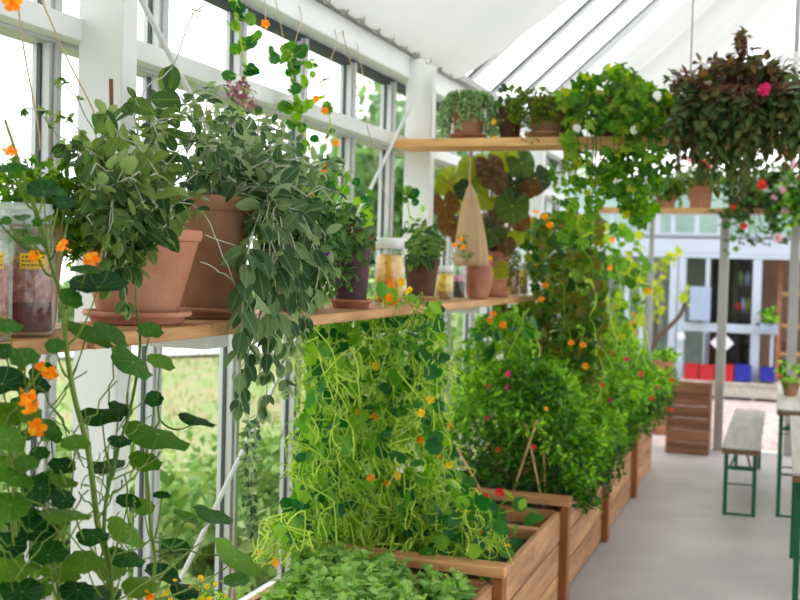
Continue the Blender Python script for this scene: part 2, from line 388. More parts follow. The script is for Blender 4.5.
def flower(parent, me, pos, face, size):
    size *= .66 if me.name in NFN else .85
    o = bpy.data.objects.new('flower', me); COL.objects.link(o); o.parent = parent
    q = Vector(nrm(face)).to_track_quat('Z', 'Y').to_matrix().to_4x4()
    o.matrix_local = Matrix.Translation(Vector(pos)-org(parent)) @ q @ Matrix.Rotation(U(0, 6), 4, 'Z') @ Matrix.Scale(size, 4)
    return o
TOCAM = lambda p: nrm(CAM-np.asarray(p))

# ================================================================== SETTING
exec_setting = True
XW = -2.1          # glass plane of the left wall
# floors and ground
fl = boxo('floor', (-1.9, -1.5, -.12), (2.75, 11.05, 0), None or M['white'], None, 0); struct(fl)
t = NT('concrete'); v = t.coord()
c1 = t.ramp(t.noise(1.3, 5, v), [(.32, S(146, 141, 141)), (.68, S(176, 170, 170))])
c2 = t.ramp(t.noise(140, 2, v), [(.42, (0, 0, 0, 1)), (.5, (1, 1, 1, 1))])
col = t.mix(t.math('MULTIPLY', c2, .25), c1, S(196, 192, 190))
p = t.pbsdf(col, .5, 0, .35); t.bump(t.noise(60, 4, v), p, .1, .004); fl.data.materials[0] = t.done(p.outputs[0])
gv = boxo('gravel_yard', (-2.4, 11.05, -.2), (6, 24, -.015), M['white'], None, 0); struct(gv)
t = NT('gravel'); v = t.coord(); vo = t.n('ShaderNodeTexVoronoi'); vo.inputs['Scale'].default_value = 28; t.l(v, vo.inputs['Vector'])
sp = t.n('ShaderNodeSeparateColor'); t.l(vo.outputs['Color'], sp.inputs[0])
col = t.ramp(sp.outputs[0], [(.1, S(160, 138, 134)), (.5, S(186, 168, 164)), (.9, S(204, 192, 190))])
p = t.pbsdf(col, .8, 0, .2); t.bump(vo.outputs['Distance'], p, .4, .02); gv.data.materials[0] = t.done(p.outputs[0])
th = boxo('door_sill', (-.62, 11.0, -.01), (2.7, 11.12, .012), M['white']); struct(th)
# meadow outside
g = MB(); nx, ny = 60, 60
hv = lambda x, y: -.22+.06*math.sin(x*.7+y*.4)+.05*math.sin(x*.31-y*.9)
V = [(-2.25-40*(i/nx)**1.6, -6+66*(j/ny)**1.3, hv(-2.25-40*(i/nx)**1.6, -6+66*(j/ny)**1.3)) for i in range(nx+1) for j in range(ny+1)]
g.add(V, [(i*(ny+1)+j, i*(ny+1)+j+1, (i+1)*(ny+1)+j+1, (i+1)*(ny+1)+j) for i in range(nx) for j in range(ny)])
gr = struct(g.build('ground', M['white'], None, True))
t = NT('meadow_ground'); v = t.coord()
a = t.ramp(t.noise(.9, 6, v, .7), [(.3, S(104, 132, 72)), (.45, S(132, 150, 94)), (.56, S(162, 140, 120)), (.68, S(122, 148, 84))])
b = t.ramp(t.noise(9, 4, v), [(.3, S(96, 120, 66)), (.7, S(158, 166, 118))])
p = t.pbsdf(t.mix(.4, a, b), .95, 0, .1); gr.data.materials[0] = t.done(p.outputs[0])
# pale path running past outside
pa = MB(); dv = np.array([.86, .51, 0]); o_ = at(215, 350, Z=-.15); w_ = np.array([-.51, .86, 0])
pts = []
for k in range(25):
    q = o_+dv*(k-16)*1.6+w_*.4*math.sin(k*.5)
    pts += [tuple(q-w_*1.1), tuple(q+w_*1.1)]
pa.add([(x, y, hv(x, y)+.07) for x, y, z in pts], [(2*k, 2*k+2, 2*k+3, 2*k+1) for k in range(24)])
struct(pa.build('path', plain('path_gravel', S(206, 200, 196), .9, 0, .06, 3)))

# left wall: low plinth, mullions, panes, rails, posts
ROOF0 = (-1.98, 2.88); SL = .9
struct(boxo('wall_plinth', (-2.16, -1.5, -.25), (-2.04, 11.1, .22), M['white']))
struct(boxo('window_sill', (-2.15, -1.5, .22), (-2.0, 11.1, .25), M['alu']))
struct(boxo('trim_1', (-2.05, -1.5, 2.335), (-1.985, 11.1, 2.40), M['white']))       # transom rail, room side
struct(boxo('trim_2', (-2.14, -1.5, 2.325), (-2.05, 11.1, 2.37), M['alu']))
struct(boxo('trim_3', (-2.10, -1.5, 2.72), (-1.98, 11.1, 2.85), M['white'], None, .006))     # eave beam
struct(boxo('trim_4', (-2.13, -1.5, 2.685), (-2.075, 11.1, 2.72), M['gasket']))
struct(boxo('trim_5', (-2.14, -1.5, 2.85), (-1.93, 11.1, 2.90), M['grey'], None, .006))
YM = [2.778+.6*k for k in range(-6, 14)]
for i, y in enumerate(YM):
    m = MB(); m.box((-2.13, y-.002, .25), (-2.065, y+.05, 2.70))
    m.box((-2.065, y+.012, .25), (-2.05, y+.036, 2.70))
    wn = struct(m.build('window_%d' % (i+1), M['alu'], None, False, .003))
    g1 = MB(); g1.box((-2.108, y-.008, .25), (-2.094, y-.0025, 2.70)); g1.build('gasket', M['gasket'], wn)
    if i < len(YM)-1:
        for z0, z1 in ((.25, 2.33), (2.37, 2.70)):
            q = MB(); q.box((-2.102, y+.05, z0), (-2.097, YM[i+1]-.009, z1)); q.build('pane', M['pane'], wn)
for k, y in enumerate((-.18, 2.82, 5.82, 8.82)):
    po = struct(boxo('pillar', (-2.0, y, -.12), (-1.846, y+.08, 2.83), M['white'], None, .006))
# roof: glazing bars and panes, both slopes, ridge, simple right wall
XR, ZR = .4, 2.88+.9*2.38
rf = thing('ceiling', '', 'roof'); del rf['label'], rf['category']; rf['kind'] = 'structure'
for i, y in enumerate(YM):
    y2 = y+.02
    for sx in (1, -1):
        X = lambda x: x if sx == 1 else 2*XR-x
        m = MB(); m.bar((X(-2.0), y2, 2.88), (X(XR-.02), y2, ZR), .03, .04); m.build('glazing_bar', M['alu'], rf)
        m = MB(); m.bar((X(-2.0), y2-.026, 2.895), (X(XR-.02), y2-.026, ZR+.015), .008, .014); m.build('gasket', M['gasket'], rf)
        if i < len(YM)-1:
            m = MB(); m.add([(X(-2.0), y2, 2.9), (X(-2.0), YM[i+1]+.02, 2.9), (X(XR), YM[i+1]+.02, ZR+.02), (X(XR), y2, ZR+.02)], [(0, 1, 2, 3)])
            m.build('pane', M['pane'], rf)
boxo('ridge_beam', (XR-.05, -1.5, ZR-.04), (XR+.05, 11.1, ZR+.06), M['white'], rf)
for y in (-.18, 2.82, 8.82):
    m = MB(); m.bar((-1.95, y+.04, 2.84), (XR, y+.04, ZR-.12), .08, .12); m.build('main_rafter', M['white'], rf)
    m = MB(); m.bar((2*XR+1.95, y+.04, 2.84), (XR, y+.04, ZR-.12), .08, .12); m.build('main_rafter', M['white'], rf)
wr = struct(boxo('wall_right', (2.82, -1.5, -.1), (2.94, 11.1, .25), M['white']))
for y in YM[::2]: boxo('mullion', (2.84, y, .25), (2.9, y+.05, 2.8), M['alu'], wr)
boxo('eave_beam', (2.78, -1.5, 2.72), (2.9, 11.1, 2.86), M['white'], wr)
m = MB(); m.box((2.865, -1.5, .25), (2.87, 11.1, 2.72)); m.build('pane', M['pane'], wr)
# unseen end wall behind the camera and right-slope sheets, added to cut fill light
fw_ = struct(boxo('wall_fill_blocker', (-2.2, -1.75, -.1), (2.95, -1.56, 5.4), plain('fill_blocker_paint', S(168, 162, 156), .8, 0, .08, 3)))
for y0_, y1_ in ((-1.3, 2.6), (3.0, 6.4), (7.0, 10.8)):
    m = MB(); m.add([(2*XR+1.8, y0_, 2.86), (2*XR+1.8, y1_, 2.86), (XR+.1, y1_, ZR-.3), (XR+.1, y0_, ZR-.3)], [(0, 1, 2, 3)]); m.build('roof_fill_blocker', M['cloth'], rf, False, 0, .004)
# end frame at y = 11
ef = struct(boxo('wall_end', (-2.1, 11.1, 2.55), (2.9, 11.18, 2.62), M['white']))
for x in (-2.05, -1.0, .045, 1.2, 2.4):
    boxo('gable_bar', (x-.025, 11.1, 2.62), (x+.025, 11.16, 2.62+max(.2, 2.3-.9*abs(x-XR))), M['grey'], ef)
m = MB(); m.add([(-2.0, 11.13, 2.62), (2.8, 11.13, 2.62), (2.8, 11.13, 2.88), (XR, 11.13, ZR), (-2, 11.13, 2.88)], [(0, 1, 2, 3, 4)]); m.build('pane', M['pane'], ef)
# brace rods between the posts
def rod(name, a, b, r, mat, label):
    m = MB(); m.tube([a, b], r, 10); o = m.build(name, mat, None, True); tag(o, label, 'brace rod'); return o
rod('brace_rod', at(415, 97, X=-1.9), at(160, 621, X=-1.93), .0085, M['white'], 'long white diagonal rod rising to the pillar beside the upper shelf')
rod('brace_rod', at(138, -6, X=-1.86), at(405, 505, X=-1.9), .009, M['white'], 'white diagonal rod slanting down from the left pillar behind the sage')

# ================================================================== SHADE CLOTHS
def cloth(y0, y1, sag, zdrop, label, s1=1., rings=True, seed=1, rows=46, cols=70, folds=.012, name='shade_cloth'):
    r = random.Random(seed); ph = [r.uniform(0, 6) for _ in range(6)]; m = MB(); V = []
    for i in range(rows+1):
        s = i/rows
        for j in range(cols+1):
            u = j/cols; y = y0+(y1-y0)*u
            x = -1.83+s*s1*(XR-.12+1.83); z = 2.83+.9*(x+1.85)*1.0-.05-zdrop*min(1, s*4)
            e = 1+.6*math.exp(-((1-u)/.1)**2)+.6*math.exp(-(u/.1)**2)
            z -= sag*math.sin(PI*min(1, s*1.02))**.7*e*(.75+.25*math.cos(2*PI*u*3+ph[0]))
            z += folds*(math.sin(u*34+ph[1]+2*s)+.6*math.sin(u*71+ph[2]))*min(1, s*5+.2)
            x += .02*math.sin(u*23+ph[3])*s
            if s < .12 and rings: z -= (.022*abs(math.sin(PI*(y-3.3)/.2))**1.0)*(1-s/.12); 
            y += .03*math.sin(s*5+ph[4])*u
            V.append((x, y, z))
    m.add(V, [(i*(cols+1)+j, i*(cols+1)+j+1, (i+1)*(cols+1)+j+1, (i+1)*(cols+1)+j) for i in range(rows) for j in range(cols)])
    root = thing(name, label, 'shade cloth', (-1.83, (y0+y1)/2, 2.83), 'white shade cloths slung under the roof')
    fab = m.build('fabric', M['cloth'], root, True)
    if rings:
        y = y0+.1
        while y < y1-.05:
            k = MB(); a = np.linspace(0, 2*PI, 13)
            k.tube([(-1.835+.016*math.cos(q), y, 2.795+.02*math.sin(q)) for q in a], .0035, 6, cap=False)
            k.build('eyelet_ring', M['grey'], fab, True)
            y += .2
    return root
cloth(1.2, 6.2, .17, 0, 'nearer white shade cloth hung from rings along the eave beam', 1, True, 3)
cloth(7.65, 11.0, .22, .08, 'farther white shade cloth with soft folds behind the ivy plant', 1, False, 5, folds=.05)
m = MB(); m.tube([(-1.835, .9, 2.81), (-1.835, 5.98, 2.81)], .006, 8); tag(m.build('curtain_rail', M['grey'], None, True), 'thin metal rail carrying the eyelets of the nearer cloth', 'rail')

# ================================================================== WALL SHELF
sh = thing('wall_shelf', 'long wooden wall shelf under the terracotta pots and jars', 'shelf', (-1.65, 4.5, 1.5))
for y0, y1, dx in ((1.2, 2.17, 0), (2.19, 4.25, .006), (4.26, 7.18, -.004)):
    boxo('board', (-1.655+dx, y0, 1.485), (-1.50+dx, y1, 1.52), M['shelfwood'], sh, .004)
    boxo('board', (-1.825+dx, y0+.03, 1.485), (-1.668+dx, y1-.02, 1.52), M['shelfwood'], sh, .004)
for y in (2.78, 5.78):
    boxo('bracket', (-1.84, y, 1.445), (-1.53, y+.13, 1.484), M['white'], sh, .004)
# upper shelf crossing from the post
us = thing('hanging_shelf', 'upper wooden shelf crossing from the pillar, carrying sedum and ivy pots', 'shelf', (-1.0, 5.69, 2.34))
boxo('board', (-1.985, 5.57, 2.318), (.10, 5.81, 2.362), M['upperwood'], us, .004)
for px_, yy in ((691, 5.69),):
    a = at(px_, 60, Y=yy); m = MB(); m.tube([(a[0], yy, 2.36), (a[0], yy, 2.83+.9*(a[0]+1.85))], .004, 6); m.build('suspension_cord', M['grey'], us)
m = MB(); m.tube([(.07, 5.69, 2.36), (.07, 5.69, 4.5)], .004, 6); m.build('suspension_cord', M['grey'], us)
# rear shelf and its uprights
rs = thing('rear_shelf', 'wooden shelf across the far end on grey metal uprights', 'shelf', (-.6, 11, 2.28))
boxo('board', (-1.75, 10.86, 2.255), (1.3, 11.08, 2.305), M['upperwood'], rs, .004)
for x, w in ((-1.215, .045), (-.535, .085), (.10, .085)):
    boxo('upright', (x-w/2, 10.98, 0), (x+w/2, 10.98+w, 2.254), M['grey'], rs, .006)

# ================================================================== POTS
def pot_mesh(r0, r1, h, rim=.18, lip=.012, th=.014):
    k = h*(1-rim); ra = r0+(r1-r0)*(1-rim)
    return [(0, 0), (r0*.92, 0), (r0, .006), (ra, k), (ra+.002, k), (r1-.001, k+.002), (r1, k+.008), (r1+.003, h-.008), (r1, h), (r1-th, h-.002), (r1-th-.003, h-.03), (0, h-.03)]
def urn_mesh(r0, r1, h):
    P = []
    for i in range(13):
        t = i/12; r = r0+(r1*1.12-r0)*math.sin(PI*.62*min(1, t/.8)) if t < .8 else r1*(1.02-.1*math.sin(PI*(t-.8)/.2))
        P.append((r, h*t))
    P[-1] = (r1*1.06, h)
    return [(0, 0)]+P+[(r1*.95, h), (r1*.9, h-.03), (0, h-.03)]
def saucer(c, r, mat, label, h=.035):
    m = MB(); m.lathe([(0, 0), (r*.82, 0), (r*.86, .004), (r*.9, h*.55), (r, h*.6), (r+.004, h*.8), (r, h), (r-.012, h-.002), (r*.82, h*.45), (0, h*.4)], c, 48)
    return tag(m.build('pot_saucer', mat, None, True), label, 'saucer', 'terracotta saucers')
def potted(name, label, cat, c, r0, r1, h, mat, prof=None, rim=.18, group=None):
    root = thing(name, label, cat, c, group)
    m = MB(); m.lathe(prof or pot_mesh(r0, r1, h, rim), c, 48); pt = m.build('pot', mat, root, True)
    md = pt.modifiers.new('e', 'EDGE_SPLIT'); md.split_angle = .9
    m = MB(); m.lathe([(0, 0), (r1*.92, .0), (r1*.5, .012), (0, .014)], (c[0], c[1], c[2]+h-.028), 24); m.build('soil', M['soil'], pt, True)
    return root
ZS = 1.52
class PL:
    def __init__(s, root, leaf, stem): s.root = root; s.L = MB(); s.S = MB(); s.rf = None; s.lm = leaf; s.sm = stem
    def end(s, fol='foliage', stm='stems'):
        if s.L.n: s.L.build(fol, s.lm, s.root, True)
        if s.S.n: s.S.build(stm, s.sm, s.root, True)
def leafy_stem(P, pts, T, size, gap=.03, t0=.3, r=.0025, hang=.5, pair=True, wob=.5, tip=.5):
    pts = np.asarray(pts); n = len(pts); P.S.tube(pts, np.linspace(r*1.3, r*.6, n), 5, rg.random())
    seg = np.linalg.norm(np.diff(pts, axis=0), axis=1); L = seg.sum(); cum = np.r_[0, np.cumsum(seg)]
    d = t0*L; k = 0; ph = U(0, 6)
    while d < L:
        i = min(n-2, int(np.searchsorted(cum, d)-1) if d > 0 else 0); i = max(i, 0)
        q = pts[i]+(pts[i+1]-pts[i])*((d-cum[i])/(seg[i]+1e-9)); tg = nrm(pts[i+1]-pts[i])
        a = nrm(np.cross(tg, (.3, .2, 1)))
        b = np.cross(tg, a); ang = ph+k*PI/2
        sd = a*math.cos(ang)+b*math.sin(ang)
        for s in ((1, -1) if pair else (1,)):
            dr = nrm(sd*s+tg*.5+np.array([0, 0, -hang])+rv(.2*wob))
            sz = size*U(.75, 1.15)*(1-(1-tip)*(d/L)**3)
            put(P.L, T, q+dr*.006, dr, np.array([0, 0, 1])+rv(.3*wob)+TOCAM(q)*.4, sz, P.rf(q) if P.rf else None)
        d += gap*U(.8, 1.3); k += 1
    dr = nrm(pts[-1]-pts[-2])
    for s in range(3): put(P.L, T, pts[-1], dr+rv(.4), np.array([0, 0, 1])+rv(.3), size*.5)
def stem_to(a, b, rise, n=9, out=None, wig=.01):
    a = np.asarray(a); b = np.asarray(b); c = (a+b)/2+np.array([0, 0, rise])
    if out is not None: c = c+np.asarray(out)
    p = bez(a, c, b, n); p[1:-1] += np.array([rv(wig) for _ in range(n-2)]); return p

# --- pot 1: broad terracotta pot with green sage, front
c1 = (-1.66, 2.63, ZS+.018)
saucer((-1.66, 2.63, ZS+.001), .143, M['terra'], 'broad clean terracotta saucer under the front sage pot')
r1 = potted('potted_sage', 'broad clean terracotta pot of green sage, in front of the left pillar', 'potted plant', c1, .106, .168, .238, M['terra'], None, .13)
P = PL(r1, M['sage'], M['silverstem']); base = np.array([-1.66, 2.63, c1[2]+.21])
polyA = [(62, 150), (72, 120), (100, 92), (150, 88), (205, 108), (215, 150), (205, 200), (180, 235), (140, 260), (95, 240), (68, 205)]
for k in range(46):
    x, y = inpoly(polyA); e = at(x, y, X=U(-1.78, -1.46))
    leafy_stem(P, stem_to(base+np.array([U(-.1, .1), U(-.1, .1), 0]), e, U(.05, .16)), T_SAGE, .078, .05, .4, .0026, .35, True, 1.5)
for k in range(24):   # hanging over the near side of the pot
    x, y = inpoly([(84, 170), (160, 170), (172, 225), (150, 245), (140, 300), (104, 300), (90, 250)] if k % 2 else [(92, 225), (148, 225), (150, 285), (140, 306), (108, 306), (92, 265)]); e = at(x, y, X=U(-1.48, -1.43))
    leafy_stem(P, stem_to(base+np.array([U(-.02, .12), U(-.14, .02), 0]), e, U(.12, .2), out=(.06, -.06, 0)), T_SAGE, .08, .05, .45, .0024, .5, True, 1.4)
# the tall arching shoot with two large leaves, and bud shoots
q = [base, at(140, 105, X=-1.62), at(165, 75, X=-1.60), at(176, 60, X=-1.6), at(190, 20, X=-1.58), at(203, 5, X=-1.58)]
P.S.tube(spline(q), .002, 5, .5)
for (x, y, dx, dy, s) in ((172, 64, .0, -.09, .085), (172, 66, -.05, -.08, .075), (163, 88, .04, -.06, .08), (127, 100, .05, -.02, .08), (150, 100, .07, .0, .08)):
    p0 = at(x, y, X=-1.6); put(P.L, T_SAGE[1], p0, RT*dx+UP*dy+rv(.005), TOCAM(p0)+UP*.3+rv(.1), s)
for k in range(7): put(P.L, T_NARR, at(203-k*1.5, 6+k*2, X=-1.58), rv(1)+UP*.5, rv(1), .03)
for (x, y) in ((58, 78), (25, 108), (60, 115)):
    e = at(x, y, X=-1.6); pts = stem_to(base+np.array([-.05, -.05, .1]), e, .06)
    P.S.tube(pts, .0016, 5, .6)
    for t_ in (-1, -2, -3):
        for k in range(5): put(P.L, T_SILV, pts[t_], rv(1)+np.array([0, 0, -.6]), rv(1), .022)
P.end()
m = MB(); m.tube([at(113, 200, X=-1.66), at(111, 79, X=-1.66)], .0055, 8); tag(m.build('plant_stake', M['darkstick'], None, True), 'short dark brown stake poking out of the front sage', 'stake')

# --- pot 2: tall weathered pot with silver sage
saucer((-1.67, 3.04, ZS+.001), .142, M['terra2'], 'weathered terracotta saucer under the tall pot of silver sage')
c2 = (-1.67, 3.04, ZS+.018)
r2 = potted('potted_sage', 'tall weathered terracotta pot of silver-leaved sage arching over its rim', 'potted plant', c2, .085, .136, .352, M['terra2'], None, .13)
P = PL(r2, M['silver'], M['silverstem']); base = np.array([-1.67, 3.04, c2[2]+.325])
polyB = [(160, 140), (182, 92), (222, 80), (255, 105), (275, 120), (300, 130), (340, 155), (350, 180), (330, 215), (280, 235), (245, 225), (210, 190), (170, 180)]
for k in range(48):
    x, y = inpoly(polyB); e = at(x, y, X=U(-1.82, -1.45))
    leafy_stem(P, stem_to(base+np.array([U(-.07, .07), U(-.07, .07), 0]), e, U(.06, .16)), T_SILV, .078, .055, .3, .003, .3, True, 1.6)
for k in range(13):
    x, y = inpoly([(242, 200), (330, 200), (345, 250), (330, 300), (270, 305), (245, 270)]); e = at(x, y, X=U(-1.47, -1.4))
    leafy_stem(P, stem_to(base+np.array([.08, .06, 0]), e, U(.1, .2), out=(.08, 0, 0)), [T_SILV[0], T_SILV[1], T_SAGE[0]], .09, .058, .4, .0026, .12, True, 2.4)
for k in range(14):   # trailing below the shelf
    x, y = inpoly([(222, 330), (270, 310), (325, 310), (315, 345), (275, 420), (232, 405)]); e = at(x, y, X=U(-1.46, -1.41))
    mid = at(max(238, min(320, x+U(-5, 30))), U(250, 290), X=-1.42)
    leafy_stem(P, spline([base+np.array([.06, .05, 0]), base+np.array([.16, .06, .06]), mid, e], 5), [T_SAGE[1], T_SILV[1], T_SAGE[0]], .092, .06, .5, .0026, .9, True, 1.0)
for (x0, y0, x1, y1) in ((205, 215, 240, 300), (200, 262, 238, 285), (205, 235, 300, 275), (240, 290, 232, 380)):
    P.S.tube(stem_to(at(x0, y0, X=-1.5), at(x1, y1, X=-1.44), .015, wig=.002), .0019, 5, .6)
for (x, y) in ((215, 140), (190, 165), (225, 150), (260, 130), (280, 150), (240, 165), (205, 120), (175, 190), (300, 160)):
    P.S.tube(stem_to(base+np.array([U(-.05, .05), U(-.05, .05), 0]), at(x, y, X=-1.56), U(0, .06), wig=.004), .003, 6, U(.6, 1))
P.end()
# silver spikes hanging down low
sp_ = thing('flower_spike', 'grey-green dried flower spike hanging in front of the window below the shelf', 'flower spike', tuple(at(252, 440, X=-1.44)))
P = PL(sp_, M['silver'], M['silverstem'])
for off in (0, 8):
    pts = spline([at(250+off, 405, X=-1.44), at(247+off*.9, 450, X=-1.44), at(248+off*.6, 500, X=-1.44), at(252+off*.3, 536, X=-1.44)], 8)
    P.S.tube(pts, .0018, 5, .5)
    for i in range(3, len(pts), 2):
        for k in range(11): put(P.L, T_SILV, pts[i]+rv(.003), rv(.7)+np.array([0, 0, -.8]), rv(1), .03*U(.7, 1.1))
P.end('buds', 'stems')

Y3 = at(297, 270, X=-1.68)[1]; Y4 = at(351, 290, X=-1.63)[1]
# --- pot 3 & plum pot with dark green bushy herb
r3 = potted('potted_herb', 'terracotta pot half hidden by dark green herbs with violet blooms', 'potted plant', (-1.68, Y3, ZS+.002), .085, .115, .27, M['terra3'])
P = PL(r3, M['dgreen'], M['stalk']); base = np.array([-1.68, 3.86, ZS+.25])
for k in range(120):
    x, y = inpoly([(250, 225), (300, 190), (365, 215), (372, 260), (350, 300), (300, 310), (255, 300)]); e = at(x, y, X=U(-1.66, -1.43))
    leafy_stem(P, stem_to(base+np.array([U(-.05, .08), U(-.06, .06), 0]), e, U(.04, .14)), [T_SAGE[0], T_SAGE[2]], .052, .03, .3, .002, .4)
for x, y in ((301, 284), (326, 252)):
    p0 = at(x, y, X=-1.44); flower(r3, DF['violet'], p0, TOCAM(p0), .035)
P.end()
saucer((-1.63, Y4, ZS+.001), .085, M['terra3'], 'small terracotta saucer under the plum pot')
r4 = potted('potted_herb', 'narrow plum-brown pot with a purple-leaved herb, left of the orange jar', 'potted plant', (-1.63, Y4, ZS+.018), .062, .075, .22, M['plum'])
P = PL(r4, M['dusk'], M['stalk'])
for k in range(12):
    x, y = inpoly([(335, 215), (372, 222), (372, 255), (345, 262)]); leafy_stem(P, stem_to((-1.63, Y4, ZS+.22), at(x, y, X=U(-1.66, -1.56)), .04), T_SAGE, .06, .04, .3)
P.end()
# yellow-flowered leafy plant behind pot 3
nb = potted('potted_nasturtium', 'potted bright green plant with orange flowers behind the silver sage', 'potted plant', (-1.745, 3.935, ZS+.002), .045, .062, .14, M['terra3'])
P = PL(nb, M['nastb'], M['vine']); 
for k in range(90):
    x, y = inpoly([(285, 190), (330, 165), (372, 190), (372, 240), (330, 250), (285, 240)]); e = at(x, y, X=U(-1.78, -1.66))
    P.S.tube(stem_to((-1.745, 3.935, ZS+.13), e, .03, 6), .0015, 4, rg.random()); put(P.L, T_DISCS, e, rv(1), TOCAM(e)+UP*.5+rv(.4), U(.03, .055))
for x, y in ((298, 207), (310, 196), (324, 168), (299, 212), (285, 193)):
    p0 = at(x, y, X=-1.63); flower(nb, NF['orange'], p0, TOCAM(p0)+rv(.4), .045)
P.end()
# --- parsley pot behind the jar
rp = potted('potted_parsley', 'dark terracotta pot of bright bushy parsley behind the big glass jar', 'potted plant', (-1.72, 2.24, ZS+.002), .065, .085, .25, M['terra2'])
P = PL(rp, M['parsley'], M['stalk'])
for k in range(150):
    x, y = inpoly([(-5, 195), (10, 168), (60, 172), (98, 200), (98, 240), (60, 262), (0, 240)]); e = at(x, y, X=U(-1.79, -1.62))
    P.S.tube(stem_to((-1.72+U(-.05, .05), 2.24+U(-.05, .05), ZS+.23), e, .03, 6), .0015, 4, rg.random())
    for j in range(5): put(P.L, T_PARS, e+rv(.014), rv(1)+(0, 0, .2), (0, 0, 1)+rv(.5), U(.028, .045))
P.end()
# --- jars
def jar(c, r, h, content, lid=None, label='', cmat2=None, split=.3, fill=.7, neck=.8, group=None):
    root = thing('glass_jar', label, 'jar', c, group)
    m = MB(); hn = h*.80
    m.lathe([(0, 0), (r*.84, 0), (r*.95, r*.07), (r, r*.2), (r, hn*.94), (r*.97, hn), (r*neck, hn+h*.05), (r*neck-.004, hn+h*.05), (r*.97-.004, hn-.004), (r-.005, hn*.93), (r-.005, r*.22), (r*.83, .008), (0, .008)], c, 40)
    m.build('glass', M['jarglass'], root, True)
    m = MB(); m.lathe([(r*neck, hn+h*.051), (r*neck, hn+h*.08), (r*(neck+.06), hn+h*.09), (r*(neck+.06), hn+h*.11), (r*neck, hn+h*.12), (r*(neck+.06), hn+h*.14), (r*(neck+.06), hn+h*.16), (r*neck, hn+h*.17), (r*neck, h), (r*neck-.005, h), (r*neck-.005, hn+h*.051)], c, 40)
    m.build('threaded_neck', M['neckglass'], root, True)
    a = .012; z1 = h*split; z2 = h*fill
    m = MB(); m.lathe([(0, a), (r*.86, a), (r-.008, r*.16), (r-.008, z1), (0, z1)], c, 32); m.build('bottom_content', cmat2 or content, root, True)
    m = MB(); m.lathe([(0, z1), (r-.008, z1), (r-.009, z2-.006), (r*.6, z2+.004), (0, z2)], c, 32); m.build('content', content, root, True)
    if lid is not None:
        m = MB(); m.lathe([(0, h*.86), (r*(neck+.08), h*.86), (r*(neck+.08), h+.004), (r*neck, h+.008), (0, h+.008)], c, 32); m.build('lid', lid, root, True)
    return root
t = NT('steeped_fruit'); v = t.coord()
col = t.ramp(t.noise(38, 5, v, .7), [(.32, S(112, 44, 46)), (.48, S(164, 88, 82)), (.6, S(196, 128, 108)), (.68, S(240, 216, 184))])
M['fruit'] = t.done(t.pbsdf(col, .8, 0, .1).outputs[0])
M['syrup'] = plain('dark_syrup', S(110, 12, 26), .7, 0, .2, 20, .1)
t = NT('marigold_oil'); v = t.coord()
M['marigold'] = t.done(t.pbsdf(t.ramp(t.noise(30, 5, v, .7), [(.35, S(206, 122, 20)), (.55, S(248, 176, 24)), (.7, S(255, 206, 60))]), .4).outputs[0])
t = NT('yellow_blossoms'); v = t.coord()
M['blossom'] = t.done(t.pbsdf(t.ramp(t.noise(34, 5, v, .7), [(.35, S(190, 120, 40)), (.5, S(250, 196, 20)), (.7, S(255, 222, 70))]), .4).outputs[0])
t = NT('tan_flakes'); v = t.coord()
M['flakes'] = t.done(t.pbsdf(t.ramp(t.noise(40, 5, v, .7), [(.35, S(170, 126, 86)), (.7, S(230, 204, 170))]), .7).outputs[0])
M['crumb'] = t.done(t.pbsdf(t.ramp(t.noise(60, 5, v, .7), [(.35, S(140, 84, 34)), (.6, S(196, 138, 62))]), .7).outputs[0])
M['labely'] = plain('yellow_label', S(222, 182, 44), .6, 0, .1, 20)
M['ink'] = plain('ink', S(60, 50, 30), .7)
def jar_label(root, c, r, a0, a1, z0, z1):
    m = MB(); n = 8; V = []
    for i in range(n+1):
        a = a0+(a1-a0)*i/n
        for rr in (r+.0006, r+.0016):
            for z in (z0, z1): V.append((c[0]+rr*math.cos(a), c[1]+rr*math.sin(a), c[2]+z))
    f = []
    for i in range(n):
        b = 4*i; f += [(b+2, b+6, b+7, b+3), (b, b+1, b+5, b+4), (b+1, b+3, b+7, b+5), (b, b+4, b+6, b+2)]
    m.add(V, f+[(0, 2, 3, 1), (4*n, 4*n+1, 4*n+3, 4*n+2)]); lb = m.build('paper_label', M['labely'], root)
    m = MB()
    for k in range(3):
        z = z1-(z1-z0)*(.25+.25*k); a = a0+.08*(a1-a0)
        while a < a1-.1*(a1-a0):
            b = a+(a1-a0)*U(.06, .14)
            if b > a1-.06*(a1-a0): break
            R2 = r+.0019
            m.add([(c[0]+R2*math.cos(q), c[1]+R2*math.sin(q), c[2]+zz) for q in (a, b) for zz in (z-.0016, z+.0016)], [(0, 2, 3, 1)]); a = b+(a1-a0)*.04
    m.build('handwriting', M['ink'], lb)
cj = (-1.58, 2.035, ZS+.001)
j1 = jar(cj, .073, .29, M['fruit'], None, 'big open glass jar of fruit in dark red syrup, front left of shelf', M['syrup'], .26, .56, .86)
va = math.atan2(-cj[1], -cj[0])
jar_label(j1, cj, .073, va-.05, va+.75, .148, .182)
m = MB(); m.lathe([(0, .158), (.060, .158), (.064, .164), (.055, .176), (.03, .168), (0, .176)], cj, 24); m.build('crumb_layer', M['crumb'], j1, True)
cj2 = (-1.56, 1.87, ZS+.001)
j2 = jar(cj2, .07, .27, M['fruit'], None, 'second jar at the very left edge, tan layer at its bottom', M['flakes'], .2, .6, .86)
jar_label(j2, cj2, .07, va+.1, va+.8, .148, .182)
jar((-1.63, at(389, 290, X=-1.63)[1], ZS+.001), .068, .285, M['marigold'], M['white'], 'large lidded jar of orange marigold petals beside the dark brown pot', None, .3, .76, .85)
jar((-1.60, at(444, 290, X=-1.60)[1], ZS+.001), .05, .17, M['blossom'], M['white'], 'small white-lidded jar of yellow blossoms right of the dark brown pot', M['flakes'], .28, .8)
